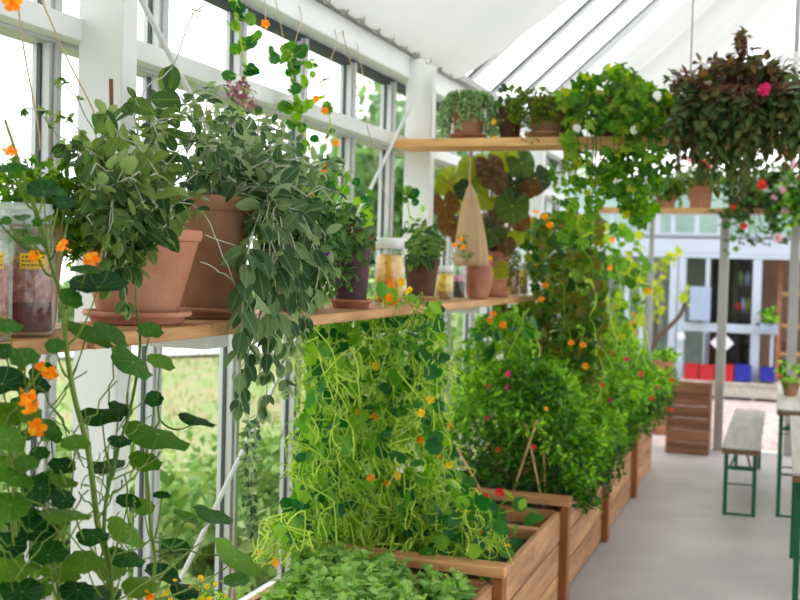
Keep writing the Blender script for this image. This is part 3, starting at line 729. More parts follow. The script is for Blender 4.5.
jar((-1.66, at(457, 290, X=-1.66)[1], ZS+.001), .05, .25, M['palepink'], None, 'clear jar with a dark bottom layer, left of the round urn pot', M['black'], .38, .5)
jar((-1.74, 5.5, ZS+.001), .045, .17, M['marigold'], M['white'], 'yellow jar half behind the jar with the dark bottom', M['flakes'], .3, .8)
jar((-1.60, 6.75, ZS+.001), .06, .19, M['flakes'], M['white'], 'jar of pale tan flakes right of the begonia pot', M['flakes'], .3, .8)
jar((-1.59, 6.98, ZS+.001), .055, .20, M['blossom'], M['white'], 'white-lidded jar with yellow blossoms at the far shelf end', M['flakes'], .3, .8)
# orange net bag leaning on the marigold jar
nbag = thing('net_bag', 'small orange net bag slumped in front of the marigold jar', 'bag', tuple(at(392, 296, X=-1.57)))
m = MB(); c = at(391, 280, X=-1.56)
m.lathe([(0, -.06), (.028, -.056), (.036, -.03), (.03, .0), (.016, .03), (.01, .045), (.014, .055)], (c[0], c[1], ZS+.064), 20); m.build('net', clothmat('orange_net', S(240, 150, 60), .4), nbag, True)
Y5 = at(421, 290, X=-1.60)[1]
# --- brown pot 5, urn, begonia pot
saucer((-1.60, Y5, ZS+.001), .085, M['terra3'], 'terracotta saucer under the dark brown pot')
r5 = potted('potted_sage', 'dark brown clay pot of young green sage next to the marigold jar', 'potted plant', (-1.60, Y5, ZS+.018), .06, .085, .19, M['darkpot'])
P = PL(r5, M['sage'], M['stalk'])
for k in range(16):
    x, y = inpoly([(402, 215), (440, 225), (452, 262), (430, 272), (402, 262)]); leafy_stem(P, stem_to((-1.6+U(-.04, .04), Y5+U(-.04, .04), ZS+.19), at(x, y, X=U(-1.66, -1.52)), .05), T_SAGE, .085, .05, .35, .002)
P.end()
r6 = potted('potted_succulent', 'rounded pink-terracotta urn with a small yellow-flowered succulent', 'potted plant', (-1.585, 5.92, ZS+.002), .06, .078, .215, M['terra3'], urn_mesh(.055, .074, .215))
P = PL(r6, M['sage'], M['stalk'])
for k in range(16):
    x, y = inpoly([(452, 232), (482, 240), (485, 262), (460, 262)]); leafy_stem(P, stem_to((-1.585, 5.92, ZS+.2), at(x, y, X=U(-1.64, -1.54)), .03), T_SM, .04, .03, .3, .002)
for x, y in ((461, 239), (455, 245), (463, 247), (490, 258)):
    p0 = at(x, y, X=-1.52); flower(r6, DF['yellow' if x > 470 else 'orange'], p0, TOCAM(p0), .032)
P.end()
saucer((-1.60, 6.35, ZS+.001), .095, M['terra3'], 'pink-terracotta saucer under the begonia pot')
r7 = potted('potted_begonia', 'pink-terracotta pot of large-leaved begonia behind the jute bag', 'potted plant', (-1.60, 6.35, ZS+.018), .066, .088, .25, M['terra3'])
P = PL(r7, M['begon'], M['darkstick'])
for (x, y, w, cidx) in ((452, 178, 26, .62), (474, 166, 28, .62), (466, 190, 20, .1), (445, 205, 24, .9), (470, 168, 22, .55), (505, 160, 30, .6), (522, 163, 26, .35), (535, 178, 28, .1), (514, 186, 26, .1), (531, 187, 18, .95), (512, 206, 30, .38),
                         (489, 230, 32, .35), (500, 212, 22, .1), (486, 200, 18, .6), (450, 222, 26, .92), (462, 232, 22, .9), (511, 236, 22, .6), (500, 270, 16, .7), (480, 182, 20, .55), (496, 178, 26, .9), (520, 222, 18, .88), (458, 200, 24, .66), (507, 245, 16, .95), (490, 165, 26, .92), (443, 185, 20, .7)):
    e = at(x, y, Y=U(6.08, 6.5) if y > 160 else U(6.1, 6.3)); e[0] = max(e[0], -1.9); sz = w/1111*np.dot(e-CAM, FW)*1.28
    dn = nrm(RT*U(-.6, .6)-UP*.8+rv(.15)); put(P.L, T_BEG, e-dn*sz*.25, dn, TOCAM(e)+UP*.35+rv(.25), sz, cidx)
    P.S.tube(stem_to((-1.6, 6.35, ZS+.24), e-dn*sz*.2, .06, 8), [.006]*4+[.004]*4, 6, .9)
for k in range(160):
    x, y = inpoly([(503, 245), (518, 240), (520, 280), (508, 285)]); e = at(x, y, X=U(-1.56, -1.48)); put(P.L, T_SM, e, rv(1)-(0, 0, .4), rv(1)+TOCAM(e), .03, .3)
P.end()
# jute bag hanging from the upper shelf
jb = thing('jute_bag', 'beige cloth bag hanging by a cord from the upper shelf', 'bag', tuple(at(471, 155, Y=5.7)))
m = MB(); V = []; n = 28; top = at(470, 184, Y=5.7); R = [(0, .006), (.03, .02), (.1, .042), (.2, .062), (.3, .078), (.40, .088), (.43, .084), (.435, .0)]
for z, r in R:
    for j in range(n):
        a = 2*PI*j/n; q = r*(1+.10*math.sin(7*a+z*6)+.05*math.sin(13*a)); V.append((top[0]+q*math.cos(a)+.05*z, 5.7+q*.75*math.sin(a), top[2]-z))
m.add(V, [(i*n+j, i*n+(j+1) % n, (i+1)*n+(j+1) % n, (i+1)*n+j) for i in range(len(R)-1) for j in range(n)]); m.build('sack', M['jute'], jb, True)
m = MB(); m.tube([(top[0], 5.7, top[2]-.03), (top[0]-.004, 5.69, 2.31)], .005, 6); m.build('cord', M['twine'], jb)

# ================================================================== UPPER SHELF POTS
ZU = 2.362
saucer((-1.60, 5.69, ZU+.001), .095, M['terra3'], 'terracotta saucer under the trailing sedum on the upper shelf', .03)
u1 = potted('potted_sedum', 'ribbed terracotta pot of trailing sedum at the left of upper shelf', 'potted plant', (-1.60, 5.69, ZU+.016), .072, .088, .19, M['terra3'])
P = PL(u1, M['sedum'], M['stalk'])
for k in range(25):
    a = U(0, 2*PI); b = np.array([-1.60, 5.69, ZU+.19]); dr = np.array([math.cos(a), math.sin(a), 0]); L = U(.03, .17)
    pts = spline([b+dr*.03, b+dr*.085+(0, 0, .045), b+dr*.125+(0, 0, -.0), b+dr*(.135+U(0, .03))+(0, 0, -L)], 6)
    P.S.tube(pts, .004, 5, .5)
    for i in range(4, len(pts)):
        for j in range(7): put(P.L, T_SM, pts[i], rv(1)+nrm(pts[i]-pts[i-1])*.8, rv(1), .03)
P.end()
u2 = potted('potted_succulent', 'dark slim pot with bluish rosettes between sedum and creeper', 'potted plant', (-1.38, 5.72, ZU+.002), .05, .062, .17, M['darkpot'])
P = PL(u2, M['dgreen'], M['stalk'])
for k in range(40):
    x, y = inpoly([(496, 100), (505, 88), (518, 88), (522, 108), (505, 115)]); e = at(x, y, Y=U(5.66, 5.78)); put(P.L, T_SAGE, e, rv(1)+(0, 0, .6), TOCAM(e)+rv(.4), .05)
for x, y in ((495, 138), (494, 122)):
    p0 = at(x, y, Y=5.6); flower(u2, DF['yellow'], p0, TOCAM(p0), .035); P.S.tube([p0, (-1.38, 5.72, ZU+.165)], .0015, 4, .5)
P.end()
saucer((-1.165, 5.69, ZU+.001), .125, M['terra2'], 'weathered saucer under the creeper pot on the upper shelf', .03)
u3 = potted('potted_creeper', 'weathered terracotta pot overgrown by fine-leaved creeper', 'potted plant', (-1.165, 5.69, ZU+.016), .088, .118, .19, M['terra2'])
P = PL(u3, M['creep'], M['stalk'])
for k in range(420):
    x, y = inpoly([(507, 100), (520, 90), (552, 90), (562, 102), (557, 122), (540, 116), (520, 126), (508, 120)]); e = at(x, y, Y=U(5.53, 5.60))
    for j in range(3): put(P.L, T_SM, e+rv(.012), rv(1), TOCAM(e)+rv(.6), U(.014, .024))
for k in range(60):
    x, y = inpoly([(520, 118), (540, 118), (545, 145), (522, 142)]); e = at(x, y, Y=U(5.54, 5.57)); put(P.L, T_SM, e, rv(1), rv(1), .02)
P.end()
# ivy geranium
saucer((-.80, 5.69, ZU+.001), .12, M['terra2'], 'brown saucer under the ivy-leaved plant on the upper shelf', .03)
u4 = potted('potted_ivy_geranium', 'lush ivy-leaved geranium spilling from its pot over the upper shelf', 'potted plant', (-.80, 5.69, ZU+.016), .08, .105, .17, M['terra2'])
P = PL(u4, M['ivy'], M['stalk']); base = np.array([-.80, 5.69, ZU+.17])
def ivy(poly, n, y0, y1, s0=.05, s1=.1, yel=.0):
    for k in range(n):
        x, y = inpoly(poly); e = at(x, y, Y=U(y0, y1)); s = U(s0, s1)
        if ZU-.06 < e[2] < ZU+.01 and 5.55 < e[1] < 5.83: e[1] = U(5.47, 5.53)
        d = nrm(rv(.7)-UP*.6); r = min(1, max(0, rg.gauss(.42+yel, .2)))
        put(P.L, T_IVY, e, d, TOCAM(e)*.8+UP*.6+rv(.45), s, r)
ivy([(562, 92), (580, 72), (602, 78), (606, 62), (625, 62), (640, 78), (668, 90), (672, 130), (640, 140), (600, 135), (570, 125)], 330, 5.52, 5.86)
ivy([(590, 95), (645, 95), (648, 128), (592, 128)], 70, 5.46, 5.54)
ivy([(552, 150), (585, 140), (600, 175), (590, 240), (560, 235), (552, 190)], 75, 5.44, 5.6, yel=.05)
ivy([(600, 150), (660, 140), (668, 175), (655, 210), (640, 235), (622, 205), (602, 190)], 150, 5.44, 5.6)
ivy([(556, 100), (575, 90), (582, 130), (566, 150)], 40, 5.5, 5.7, yel=.2)
for k in range(34):
    x, y = rg.choice([(inpoly([(560, 150), (660, 150), (640, 230), (575, 235)])), inpoly([(565, 80), (660, 80), (660, 130), (565, 130)])])
    e = at(x, y, Y=U(5.48, 5.56)); P.S.tube(spline([base, ((base[0]+e[0])/2, 5.56, ZU+.2), (e[0], 5.5, ZU+.05), e] if e[2] < ZU else [base, (base+e)/2+(0, 0, .04), e], 5), .0022, 5, .1)
for x, y in ((577, 128), (634, 130), (657, 95)):
    p0 = at(x, y, Y=5.47); flower(u4, DF['whitefl'], p0, TOCAM(p0)+rv(.3), .05)
P.end()
# dusky hibiscus-like plant at the right end
u5 = potted('potted_dusky_shrub', 'bushy dark bronze-leaved plant with one pink bloom, right end of upper shelf', 'potted plant', (-.20, 5.69, ZU+.002), .09, .12, .2, M['terra2'])
P = PL(u5, M['dusk'], M['darkstick']); P.rf = lambda q: min(.99, max(0, (U(.3, .75) if q[2] < 2.58+U(-.1, .12) else rg.choice([U(0, .25), U(0, .4), U(.75, 1)])))); base = np.array([-.20, 5.69, ZU+.2])
polyD = [(662, 70), (690, 60), (715, 52), (735, 48), (742, 30), (755, 30), (760, 55), (785, 60), (815, 80), (830, 150), (812, 180), (775, 165), (750, 182), (735, 205), (700, 185), (676, 165), (668, 120)]
for k in range(190):
    x, y = inpoly(polyD); e = at(x, y, Y=U(5.42, 5.95))
    if ZU-.12 < e[2] < ZU+.03: e[1] = U(5.38, 5.48)
    if e[2] < ZU: pts = spline([base+rv(.03), (base[0]*.5+e[0]*.5, 5.5, ZU+.22), (e[0], min(e[1], 5.5), ZU+.06), e], 4)
    else: pts = stem_to(base+rv(.04), e, .05)
    leafy_stem(P, pts, T_SAGE, .085, .032, .5, .0035, .35, True, 1.0)
p0 = at(764, 90, Y=5.4); flower(u5, DF['pink'], p0, TOCAM(p0), .07); flower(u5, DF['pink'], p0+np.array([.01, .0, .012]), TOCAM(p0)+(.3, 0, .4), .055)
P.end()

# ================================================================== REAR SHELF PLANTS
ZR2 = 2.306
def window_pot(x0, x1, label, mat, h, leafm, seed, flc=None, hang=0, top=.2, name='planter_pot', dense=120, T=T_SM, ls=.07):
    root = thing(name, label, 'potted plant', ((x0+x1)/2, 10.97, ZR2))
    m = MB(); w = .09
    m.add([(x0+.02, 10.9, ZR2+.001), (x1-.02, 10.9, ZR2+.001), (x1-.02, 11.05, ZR2+.001), (x0+.02, 11.05, ZR2+.001), (x0, 10.88, ZR2+h), (x1, 10.88, ZR2+h), (x1, 11.07, ZR2+h), (x0, 11.07, ZR2+h)],
          [(0,3,2,1),(4,5,6,7),(0,1,5,4),(1,2,6,5),(2,3,7,6),(3,0,4,7)]); m.box((x0-.008, 10.872, ZR2+h*.82), (x1+.008, 11.078, ZR2+h+.004))
    m.build('pot', mat, root, False, .006)
    P = PL(root, leafm, M['stalk'])
    for k in range(dense):
        e = np.array([U(x0-.05, x1+.05), U(10.8, 11.04), ZR2+h+U(0, top)])
        if hang and rg.random() < .55: e[1] = U(10.72, 10.84); e[2] = ZR2+h-U(0, hang)
        P.S.tube(stem_to(((x0+x1)/2, 10.97, ZR2+h), e, .03, 5), .004, 4, .5)
        for j in range(4): put(P.L, T, e+rv(.04), rv(1), (0, -.5, 1)+rv(.6), ls*U(.7, 1.2))
    for (x, y, c, s) in flc or ():
        p0 = at(x, y, Y=10.75); flower(root, DF[c], p0, TOCAM(p0), s)
    P.end(); return root
window_pot(-1.18, -1.0, 'small square clay pot on the rear shelf, left of its neighbour', M['terra3'], .12, M['creep'], 1, [(655, 160, 'palepink', .1)], 0, .12)
window_pot(-.88, -.66, 'taller square clay pot on the rear shelf with a thin scarlet bloom', M['terra3'], .2, M['creep'], 2, [(708, 163, 'redfl', .13), (690, 160, 'palepink', .09), (700, 168, 'palepink', .09)], 0, .2, dense=60)
window_pot(-.52, -.06, 'clay trough on the rear shelf spilling scarlet geraniums downward', M['darkpot'], .15, M['dgreen'], 3, [(762, 185, 'redfl', .12), (744, 226, 'redfl', .08), (733, 207, 'redfl', .07)], .5, .2, dense=80, T=T_IVY, ls=.085)
window_pot(0.0, .45, 'brown bowl planter at the right of the rear shelf with pale pink blooms', M['darkpot'], .15, M['bush'], 4, [(785, 212, 'palepink', .1), (782, 190, 'palepink', .09), (778, 238, 'palepink', .11), (795, 165, 'palepink', .1), (774, 198, 'palepink', .08)], .3, .3, dense=110, T=T_IVY, ls=.08)
# white openwork basket high on the right
bk = thing('openwork_basket', 'white openwork basket hanging high behind the dusky plant', 'basket', tuple(at(800, 72, Y=8.5)))
m = MB(); c = at(800, 74, Y=8.5)
for k in range(7):
    z = c[2]-.12+.04*k; a = np.linspace(0, 2*PI, 25); m.tube([(c[0]+.16*math.cos(q), 8.5+.16*math.sin(q), z) for q in a], .009, 6, cap=False)
for k in range(18):
    a = 2*PI*k/18; m.tube([(c[0]+.16*math.cos(a), 8.5+.16*math.sin(a), c[2]-.12), (c[0]+.16*math.cos(a), 8.5+.16*math.sin(a), c[2]+.12)], .008, 6)
m.build('basket_body', M['white'], bk, True)
m = MB(); m.tube([(c[0], 8.5, c[2]+.12), (c[0], 8.5, 4.6)], .005, 6); m.tube([(c[0]-.16, 8.5, c[2]+.12), (c[0]+.16, 8.5, c[2]+.12)], .006, 6); m.build('hanger', M['white'], bk)

# ================================================================== PLANTERS
PY = [1.36, 2.74, 4.13, 5.51, 6.93, 8.36, 9.78]
def planter(y0, y1):
    L = y1-y0
    root = thing('raised_planter', '', 'planter', (-1.4, y0, 0), 'wooden raised planters in a row')
    for k in range(3):
        z0 = .012+k*.158
        for xa, xb in ((-1.045, -1.015), (-1.79, -1.76)):
            boxo('side_plank', (xa, y0+.0, z0), (xb, y1-.002, z0+.147), M['plank'], root, .004)
        boxo('end_plank', (-1.758, y0+.01, z0), (-1.047, y0+.04, z0+.152), M['plankx'], root, .004)
    for yy in (y0+.002,):
        boxo('corner_post', (-1.014, yy, 0), (-.975, yy+.075, .505), M['postwood'], root, .004)
    boxo('cap_rail', (-1.80, y0-.012, .507), (-.965, y0+.085, .547), M['plankx'], root, .005)
    boxo('cross_brace', (-1.757, y0+L*.70, .42), (-1.047, y0+L*.70+.06, .475), M['plankx'], root, .004)
    m = MB(); n = 14; V = [(-1.757+.71*i/n, y0+.042+(L-.046)*j/n, .40+U(-.02, .02)) for i in range(n+1) for j in range(n+1)]
    m.add(V, [(i*(n+1)+j, (i+1)*(n+1)+j, (i+1)*(n+1)+j+1, i*(n+1)+j+1) for i in range(n) for j in range(n)]); m.build('soil', M['soil'], root, True)
    return root
labs = ['wooden raised planter at the near left corner under the nasturtium vine', 'wooden raised planter filled with pale oregano in the foreground', 'wooden raised planter under the dense nasturtium, its soil corner exposed',
        'wooden raised planter with crossed bamboo canes and a leafy bush', 'wooden raised planter behind the cane planter, red flowers overhanging', 'wooden raised planter at the far end beside the tall plank box']
pl0 = planter(PY[0], PY[1])
for i, lb in enumerate(labs):
    o = pl0 if i == 0 else copy_tree(pl0)
    o.location = (-1.4, PY[i], 0); o['label'] = lb
    for ch in o.children:
        pass
# tall plank box at the back
tb = thing('plank_box', 'tall dark plank box standing beside the grey upright', 'planter', (-.79, 10.75, 0))
for k in range(6):
    z0 = .005+k*.113
    boxo('plank', (-.985, 10.60, z0), (-.592, 10.63, z0+.108), M['boxwood'], tb, .004)
    boxo('plank', (-.622, 10.632, z0), (-.592, 10.95, z0+.108), M['boxwood'], tb, .004)
    boxo('plank', (-.985, 10.632, z0), (-.955, 10.95, z0+.108), M['boxwood'], tb, .004)
boxo('soil', (-.954, 10.632, .5), (-.623, 10.94, .64), M['soil'], tb, 0)

# ================================================================== PLANTS IN THE PLANTERS
# --- foreground climbing nasturtium (planter 0)
fn = thing('nasturtium_vine', 'large-leaved nasturtium vine climbing in the left foreground up to the jar', 'climbing plant', (-1.4, 2.0, .42))
P = PL(fn, M['nast'], M['stalk'])
XV = -1.40
main = [spline([(-1.42, 2.02, .42), at(108, 600, X=XV), at(97, 520, X=XV), at(88, 450, X=XV), at(74, 395, X=XV), at(66, 345, X=XV), at(62, 300, X=-1.44), at(50, 260, X=-1.45), at(38, 215, X=-1.46), at(22, 170, X=-1.46), at(5, 120, X=-1.46)], 6),
        spline([(-1.35, 2.05, .42), at(112, 600, X=-1.36), at(104, 530, X=-1.36), at(112, 470, X=-1.37), at(130, 410, X=-1.38), at(140, 350, X=-1.40), at(137, 310, X=-1.42)], 6),
        spline([(-1.45, 2.1, .42), at(150, 600, X=-1.42), at(150, 520, X=-1.42), at(147, 450, X=-1.42), at(160, 420, X=-1.42)], 6),
        spline([(-1.38, 1.95, .42), at(60, 600, X=-1.40), at(40, 560, X=-1.42), at(62, 530, X=-1.40), at(70, 500, X=-1.42)], 6),
        spline([(-1.40, 1.9, .42), at(20, 600, X=-1.42), at(15, 500, X=-1.42), at(20, 420, X=-1.44), at(30, 380, X=-1.44)], 6)]
for i, s in enumerate(main): P.S.tube(s, np.linspace(.0075 if i < 1 else .005, .003, len(s)), 8, U(0, 1))
allp = np.concatenate(main)
def pxl(p):
    v = np.asarray(p)-CAM; k = v@FW; return 400+F*(v@RT)/k, 300-F*(v@UP)/k
allpx = np.array([pxl(p) for p in allp])
def bigleaf(P, x, y, w, h, ang=0, r=None, X=None, T=None, low=True):
    e = at(x, y, X=U(-1.47, -1.33) if X is None else X); k = (e-CAM)@FW; s = w/F*k
    asp = min(.98, h/max(w, 1)); th_ = math.acos(asp); a = math.radians(ang)
    per = -math.sin(a)*RT*-1+math.cos(a)*UP; maj = math.cos(a)*RT-math.sin(a)*UP
    tc_ = TOCAM(e); maj = nrm(maj-tc_*(maj@tc_)); per = nrm(np.cross(tc_, maj)); th_ = math.acos(asp*.88)
    nn = TOCAM(e)*math.cos(th_)+per*math.sin(th_)*(1 if low else -1)
    put(P.L, T or T_DISC, e, nrm(maj+rv(.05)), nn, s, r)
    d = np.hypot(allpx[:, 0]-x, (allpx[:, 1]-y-U(25, 60))*.9); q = allp[int(np.argmin(d))]
    L = np.linalg.norm(q-e)
    if L < .45: P.S.tube(bez(q, (q+e)/2+(0, 0, -.02)-nn*.03, e-nn*.002, 9), [.0028]*5+[.0018]*4, 6, U(.3, 1))
LV = [(8,324,30,16,10),(86,338,56,16,22),(109,337,40,18,30),(150,332,26,18,10),(133,362,48,24,38),(160,364,30,16,20),(154,400,19,20,0),(102,414,46,20,5),(158,434,70,24,20),(198,419,40,10,15),
 (2,384,48,32,0),(14,413,32,26,0),(36,388,28,20,0),(15,478,38,20,18),(27,462,26,18,0),(62,466,27,19,0),(64,483,28,12,3),(63,501,24,22,0),(67,513,52,14,0),(40,488,36,34,0),(30,530,60,36,25),(58,525,20,26,0),(107,467,38,15,-8),
 (93,535,33,20,5),(127,531,44,22,35),(126,556,42,20,15),(111,570,32,26,0),(128,503,26,16,10),(144,506,22,20,0),(162,497,19,8,0),(146,460,34,22,15),(176,550,32,18,10),(162,576,38,20,20),(186,519,30,10,20),(38,588,30,24,0),(10,572,40,30,0),
 (213,517,42,16,22),(236,560,58,22,35),(236,582,26,16,0),(98,287,58,24,-3),(134,250,54,6,-2),(86,272,32,9,5),(34,243,24,9,0),(65,203,23,15,0),(14,172,38,8,-6),(44,192,34,20,0),(70,300,26,20,30),(5,470,30,34,0),(8,440,34,26,10),
 (120,410,26,16,20),(30,415,24,20,0),(75,445,30,18,0),(85,560,34,26,0),(60,575,40,26,10),(10,545,34,30,0),(140,585,36,24,0),(25,360,30,22,0),(46,430,26,20,0),(5,350,22,18,0),(100,595,44,22,0),(185,590,30,18,10),(40,455,20,16,0),
 (55,345,20,18,0),(78,590,36,24,0),(10,505,40,34,0),(48,555,38,28,0),(22,592,46,30,0),(120,440,24,14,0),(4,415,30,28,0)]
for (x, y, w, h, a) in LV: bigleaf(P, x, y, w, h, a)
for k in range(46):
    x, y = inpoly([(-5, 360), (45, 370), (60, 440), (80, 600), (-5, 600)]); bigleaf(P, x, y, U(12, 28), U(6, 18), U(-40, 50), U(.1, 1), X=U(-1.68, -1.45))
for k in range(9):
    x, y = inpoly([(-5, 180), (60, 165), (75, 240), (-5, 230)]); bigleaf(P, x, y, U(9, 18), U(6, 14), U(-30, 30), U(.4, 1), X=U(-1.5, -1.44))
for (x0, y0, x1, y1) in ((118, 600, 205, 540), (110, 480, 160, 452), (107, 590, 60, 470), (95, 520, 122, 480), (150, 540, 235, 555), (106, 500, 150, 455), (100, 560, 200, 515)):
    P.S.tube(stem_to(at(x0, y0, X=-1.38), at(x1, y1, X=-1.38), -.02, 9, wig=.003), .0022, 6, U(.3, 1))
for k in range(60):
    x, y = inpoly([(60, 380), (120, 380), (150, 600), (0, 600), (0, 400)]); a_ = at(x, y, X=U(-1.45, -1.34)); P.S.tube(stem_to(a_, at(x+U(-45, 45), y-U(15, 60), X=U(-1.45, -1.34)), U(-.02, .02), 7, wig=.004), U(.0012, .002), 5, U(.3, 1))
for (x, y, s) in ((63, 246, .045), (92, 260, .05), (10, 150, .04), (27, 397, .055), (50, 372, .05), (37, 427, .055), (12, 2, .05), (35, 256, .035), (150, 596, .05), (40, 365, .04), (30, 407, .05)):
    p0 = at(x, y, X=-1.36); flower(fn, NF['orange'], p0, TOCAM(p0)*.5+RT*U(-.6, .6)+UP*U(-.8, .4), s)
P.end('leaves', 'stems')
# --- yellow composite in front corner
yf = thing('yellow_tagetes', 'clump of tiny bright yellow flowers at the bottom beside the nasturtium', 'flowering plant', tuple(at(190, 640, X=-1.45)))
P = PL(yf, M['bush'], M['stalk'])
b0 = at(190, 680, X=-1.45)
for k in range(46):
    x, y = inpoly([(160, 585), (200, 572), (228, 590), (230, 610), (160, 612)]); e = at(x, y, X=U(-1.5, -1.4)); P.S.tube(stem_to(b0, e, .0, 6), .0015, 4, .4)
    flower(yf, DF['yellow'], e, (0, 0, 1)+TOCAM(e)+rv(.3), U(.012, .02))
for k in range(110):
    x, y = inpoly([(150, 590), (240, 585), (240, 620), (150, 620)]); e = at(x, y, X=U(-1.52, -1.42)); put(P.L, T_NARR, e, rv(1)+(0, 0, .5), rv(1), .05)
P.end()
# --- oregano
og = thing('oregano_clump', 'low mound of pale green oregano in the nearest bottom planter', 'herb', (-1.35, 3.4, .42))
P = PL(og, M['oreg'], M['stalk'])
for k in range(430):
    x, y = U(-1.72, -1.06), U(2.82, 3.98); h_ = .515+.07*math.sin(PI*(x+1.75)/.78)+.03*math.sin(7*x+5*y)+U(-.06, .03)
    top = np.array([x, y, h_]); P.S.tube([(x+U(-.03, .03), y+U(-.03, .03), .4), top], .0022, 4, .5)
    for lv in range(3):
        for s in range(4): 
            a = lv*.8+s*PI/2+U(-.3, .3); d = np.array([math.cos(a), math.sin(a), .45])+rv(.3)
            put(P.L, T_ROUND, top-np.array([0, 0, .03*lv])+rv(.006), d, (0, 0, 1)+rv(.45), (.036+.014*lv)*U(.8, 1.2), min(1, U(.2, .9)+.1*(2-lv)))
P.end()
# --- dense nasturtium (planter 2)
dn = thing('nasturtium_thicket', 'dense curtain of nasturtium with stringy lime stems in the middle', 'climbing plant', (-1.4, 4.7, .42))
P = PL(dn, M['nastb'], M['vine'])
polyN = [(295, 300), (345, 300), (372, 288), (400, 290), (440, 300), (446, 350), (440, 420), (455, 470), (505, 520), (500, 556), (470, 560), (410, 562), (330, 548), (288, 545), (272, 525), (294, 490), (300, 440), (308, 380)]
def okp(e): return -1.93 < e[0] < -.98 and e[2] > .45
cnt = 0
while cnt < 1350:
    x, y = inpoly(polyN); e = at(x, y, Y=U(4.18, 5.4)) if x > 345 else at(x, y, X=U(-1.92, -1.62))
    if not okp(e): continue
    if 1.46 < e[2] < 1.56 and e[0] < -1.49: continue
    cnt += 1; s = U(.032, .075); n_ = TOCAM(e)*.6+np.array([.2, -.1, .6])+rv(.4)
    put(P.L, T_DISCS if s < .06 else T_DISC, e, rv(1), n_, s, U(.0, 1)**1.1)
    P.S.tube(bez(e-nrm(n_)*.004, e-nrm(n_)*.04+(0, 0, -.03), e+rv(.05)+(0, 0, -.09), 5), .0017, 4, rg.random(), False)
def strand(a, b, wig=.035, n=7, r=.0026):
    p = np.linspace(0, 1, n)[:, None]*(np.asarray(b)-a)+a; p[1:-1] += np.array([rv(wig) for _ in range(n-2)])
    P.S.tube(spline(p, 5), r*U(.7, 1.2), 5, rg.random())
for k in range(800):
    x, y = inpoly(polyN); e = at(x, y, Y=U(4.2, 5.35)) if x > 345 else at(x, y, X=U(-1.92, -1.62))
    if not okp(e): continue
    x2, y2 = x+U(-30, 30), y+U(20, 110); f_ = at(x2, min(556, y2), Y=min(5.4, max(3.4, e[1]+U(-.15, .15))))
    if okp(f_): strand(e, f_)
for k in range(130):  # curls near the base
    x, y = inpoly([(300, 470), (470, 470), (490, 550), (300, 545)]); e = at(x, y, Y=U(4.2, 5.0))
    if not okp(e): continue
    a = U(0, 6); P.S.tube([e+np.array([.05*math.cos(a+q)*(1-q/9), .03*math.sin(a*2+q), .055*math.sin(a+q)*(1-q/9)]) for q in np.linspace(0, 5, 14)], .0026, 5, rg.random())
for (x, y) in ((311, 351), (326, 352), (325, 372), (375, 366), (353, 396), (421, 413), (375, 417), (380, 441), (423, 440), (358, 412), (448, 425), (371, 478), (327, 469), (310, 475), (287, 515), (301, 510), (259, 552), (275, 562), (311, 520), (397, 476), (388, 484), (448, 465), (420, 440),
               (468, 512), (482, 532), (507, 547), (318, 330), (402, 282), (389, 298), (408, 290), (440, 455), (430, 400)):
    p0 = at(x, y, Y=U(4.15, 4.35) if x < 440 else 4.6); flower(dn, NF[rg.choice(['orange', 'orange', 'orange', 'yellow'])], p0, TOCAM(p0)+rv(.45), U(.045, .06))
for (x, y) in ((486, 497), (310, 350), (476, 560), (500, 492)):
    p0 = at(x, y, Y=4.6); flower(dn, NF['redfl'], p0, TOCAM(p0)+rv(.4), .055)
cnt = 0
while cnt < 150:   # low leaves spilling inside the planter
    e = np.array([U(-1.7, -1.04), U(4.25, 5.2), U(.42, .62)])
    cnt += 1; put(P.L, T_DISC, e, rv(1), (0, -.2, 1)+rv(.3), U(.05, .085)); 
P.end('leaves', 'stems')
# --- climbers going up twines to the beam
def climber(label, path, X, n, size, flowers, spread=10):
    root = thing('nasturtium_climber', label, 'climbing plant', tuple(at(*path[0], X=X)))
    P_ = PL(root, M['nastb'], M['vine']); pts = spline([at(x, y, X=X) for x, y in path], 8); P_.S.tube(pts, .003, 6, .6)
    for k in range(n):
        q = pts[int(U(0, len(pts)-1))]; e = q+RT*rg.gauss(0, spread)*.0042+UP*rg.gauss(0, 6)*.004+rv(.01); e[0] = max(e[0], -1.96)
        put(P_.L, T_DISC, e, rv(1), TOCAM(e)+UP*.5+rv(.5), U(.6, 1.2)*size); P_.S.tube(bez(q, (q+e)/2-(0, 0, .02), e, 5), .0014, 4, .6)
    for x, y in flowers:
        p0 = at(x, y, X=X+.03); flower(root, NF['orange'], p0, TOCAM(p0)+rv(.4), .05)
    P_.end('leaves', 'stem'); return root
climber('nasturtium shoot climbing a twine with orange blooms, reaching the eave beam', [(350, 300), (345, 245), (328, 190), (305, 135), (296, 95), (291, 62), (288, 50)], -1.90, 70, .05, [(316, 99), (325, 111), (285, 136), (325, 168)], 9)
climber('thin nasturtium shoot with small spaced leaves, right of the taller climber', [(360, 260), (345, 180), (335, 140), (325, 100), (318, 75), (311, 62)], -1.92, 16, .042, [(336, 143)], 4)
climber('nasturtium shoot with bright leaves rising above the withered flower head', [(238, 140), (246, 100), (244, 60), (238, 25), (236, -10)], -1.85, 26, .05, [(265, 24)], 9)
climber('pale shoot with green leaves beside the pillar near the brown pot', [(400, 330), (408, 280), (412, 240), (408, 205), (404, 185)], -1.74, 26, .055, [], 8)
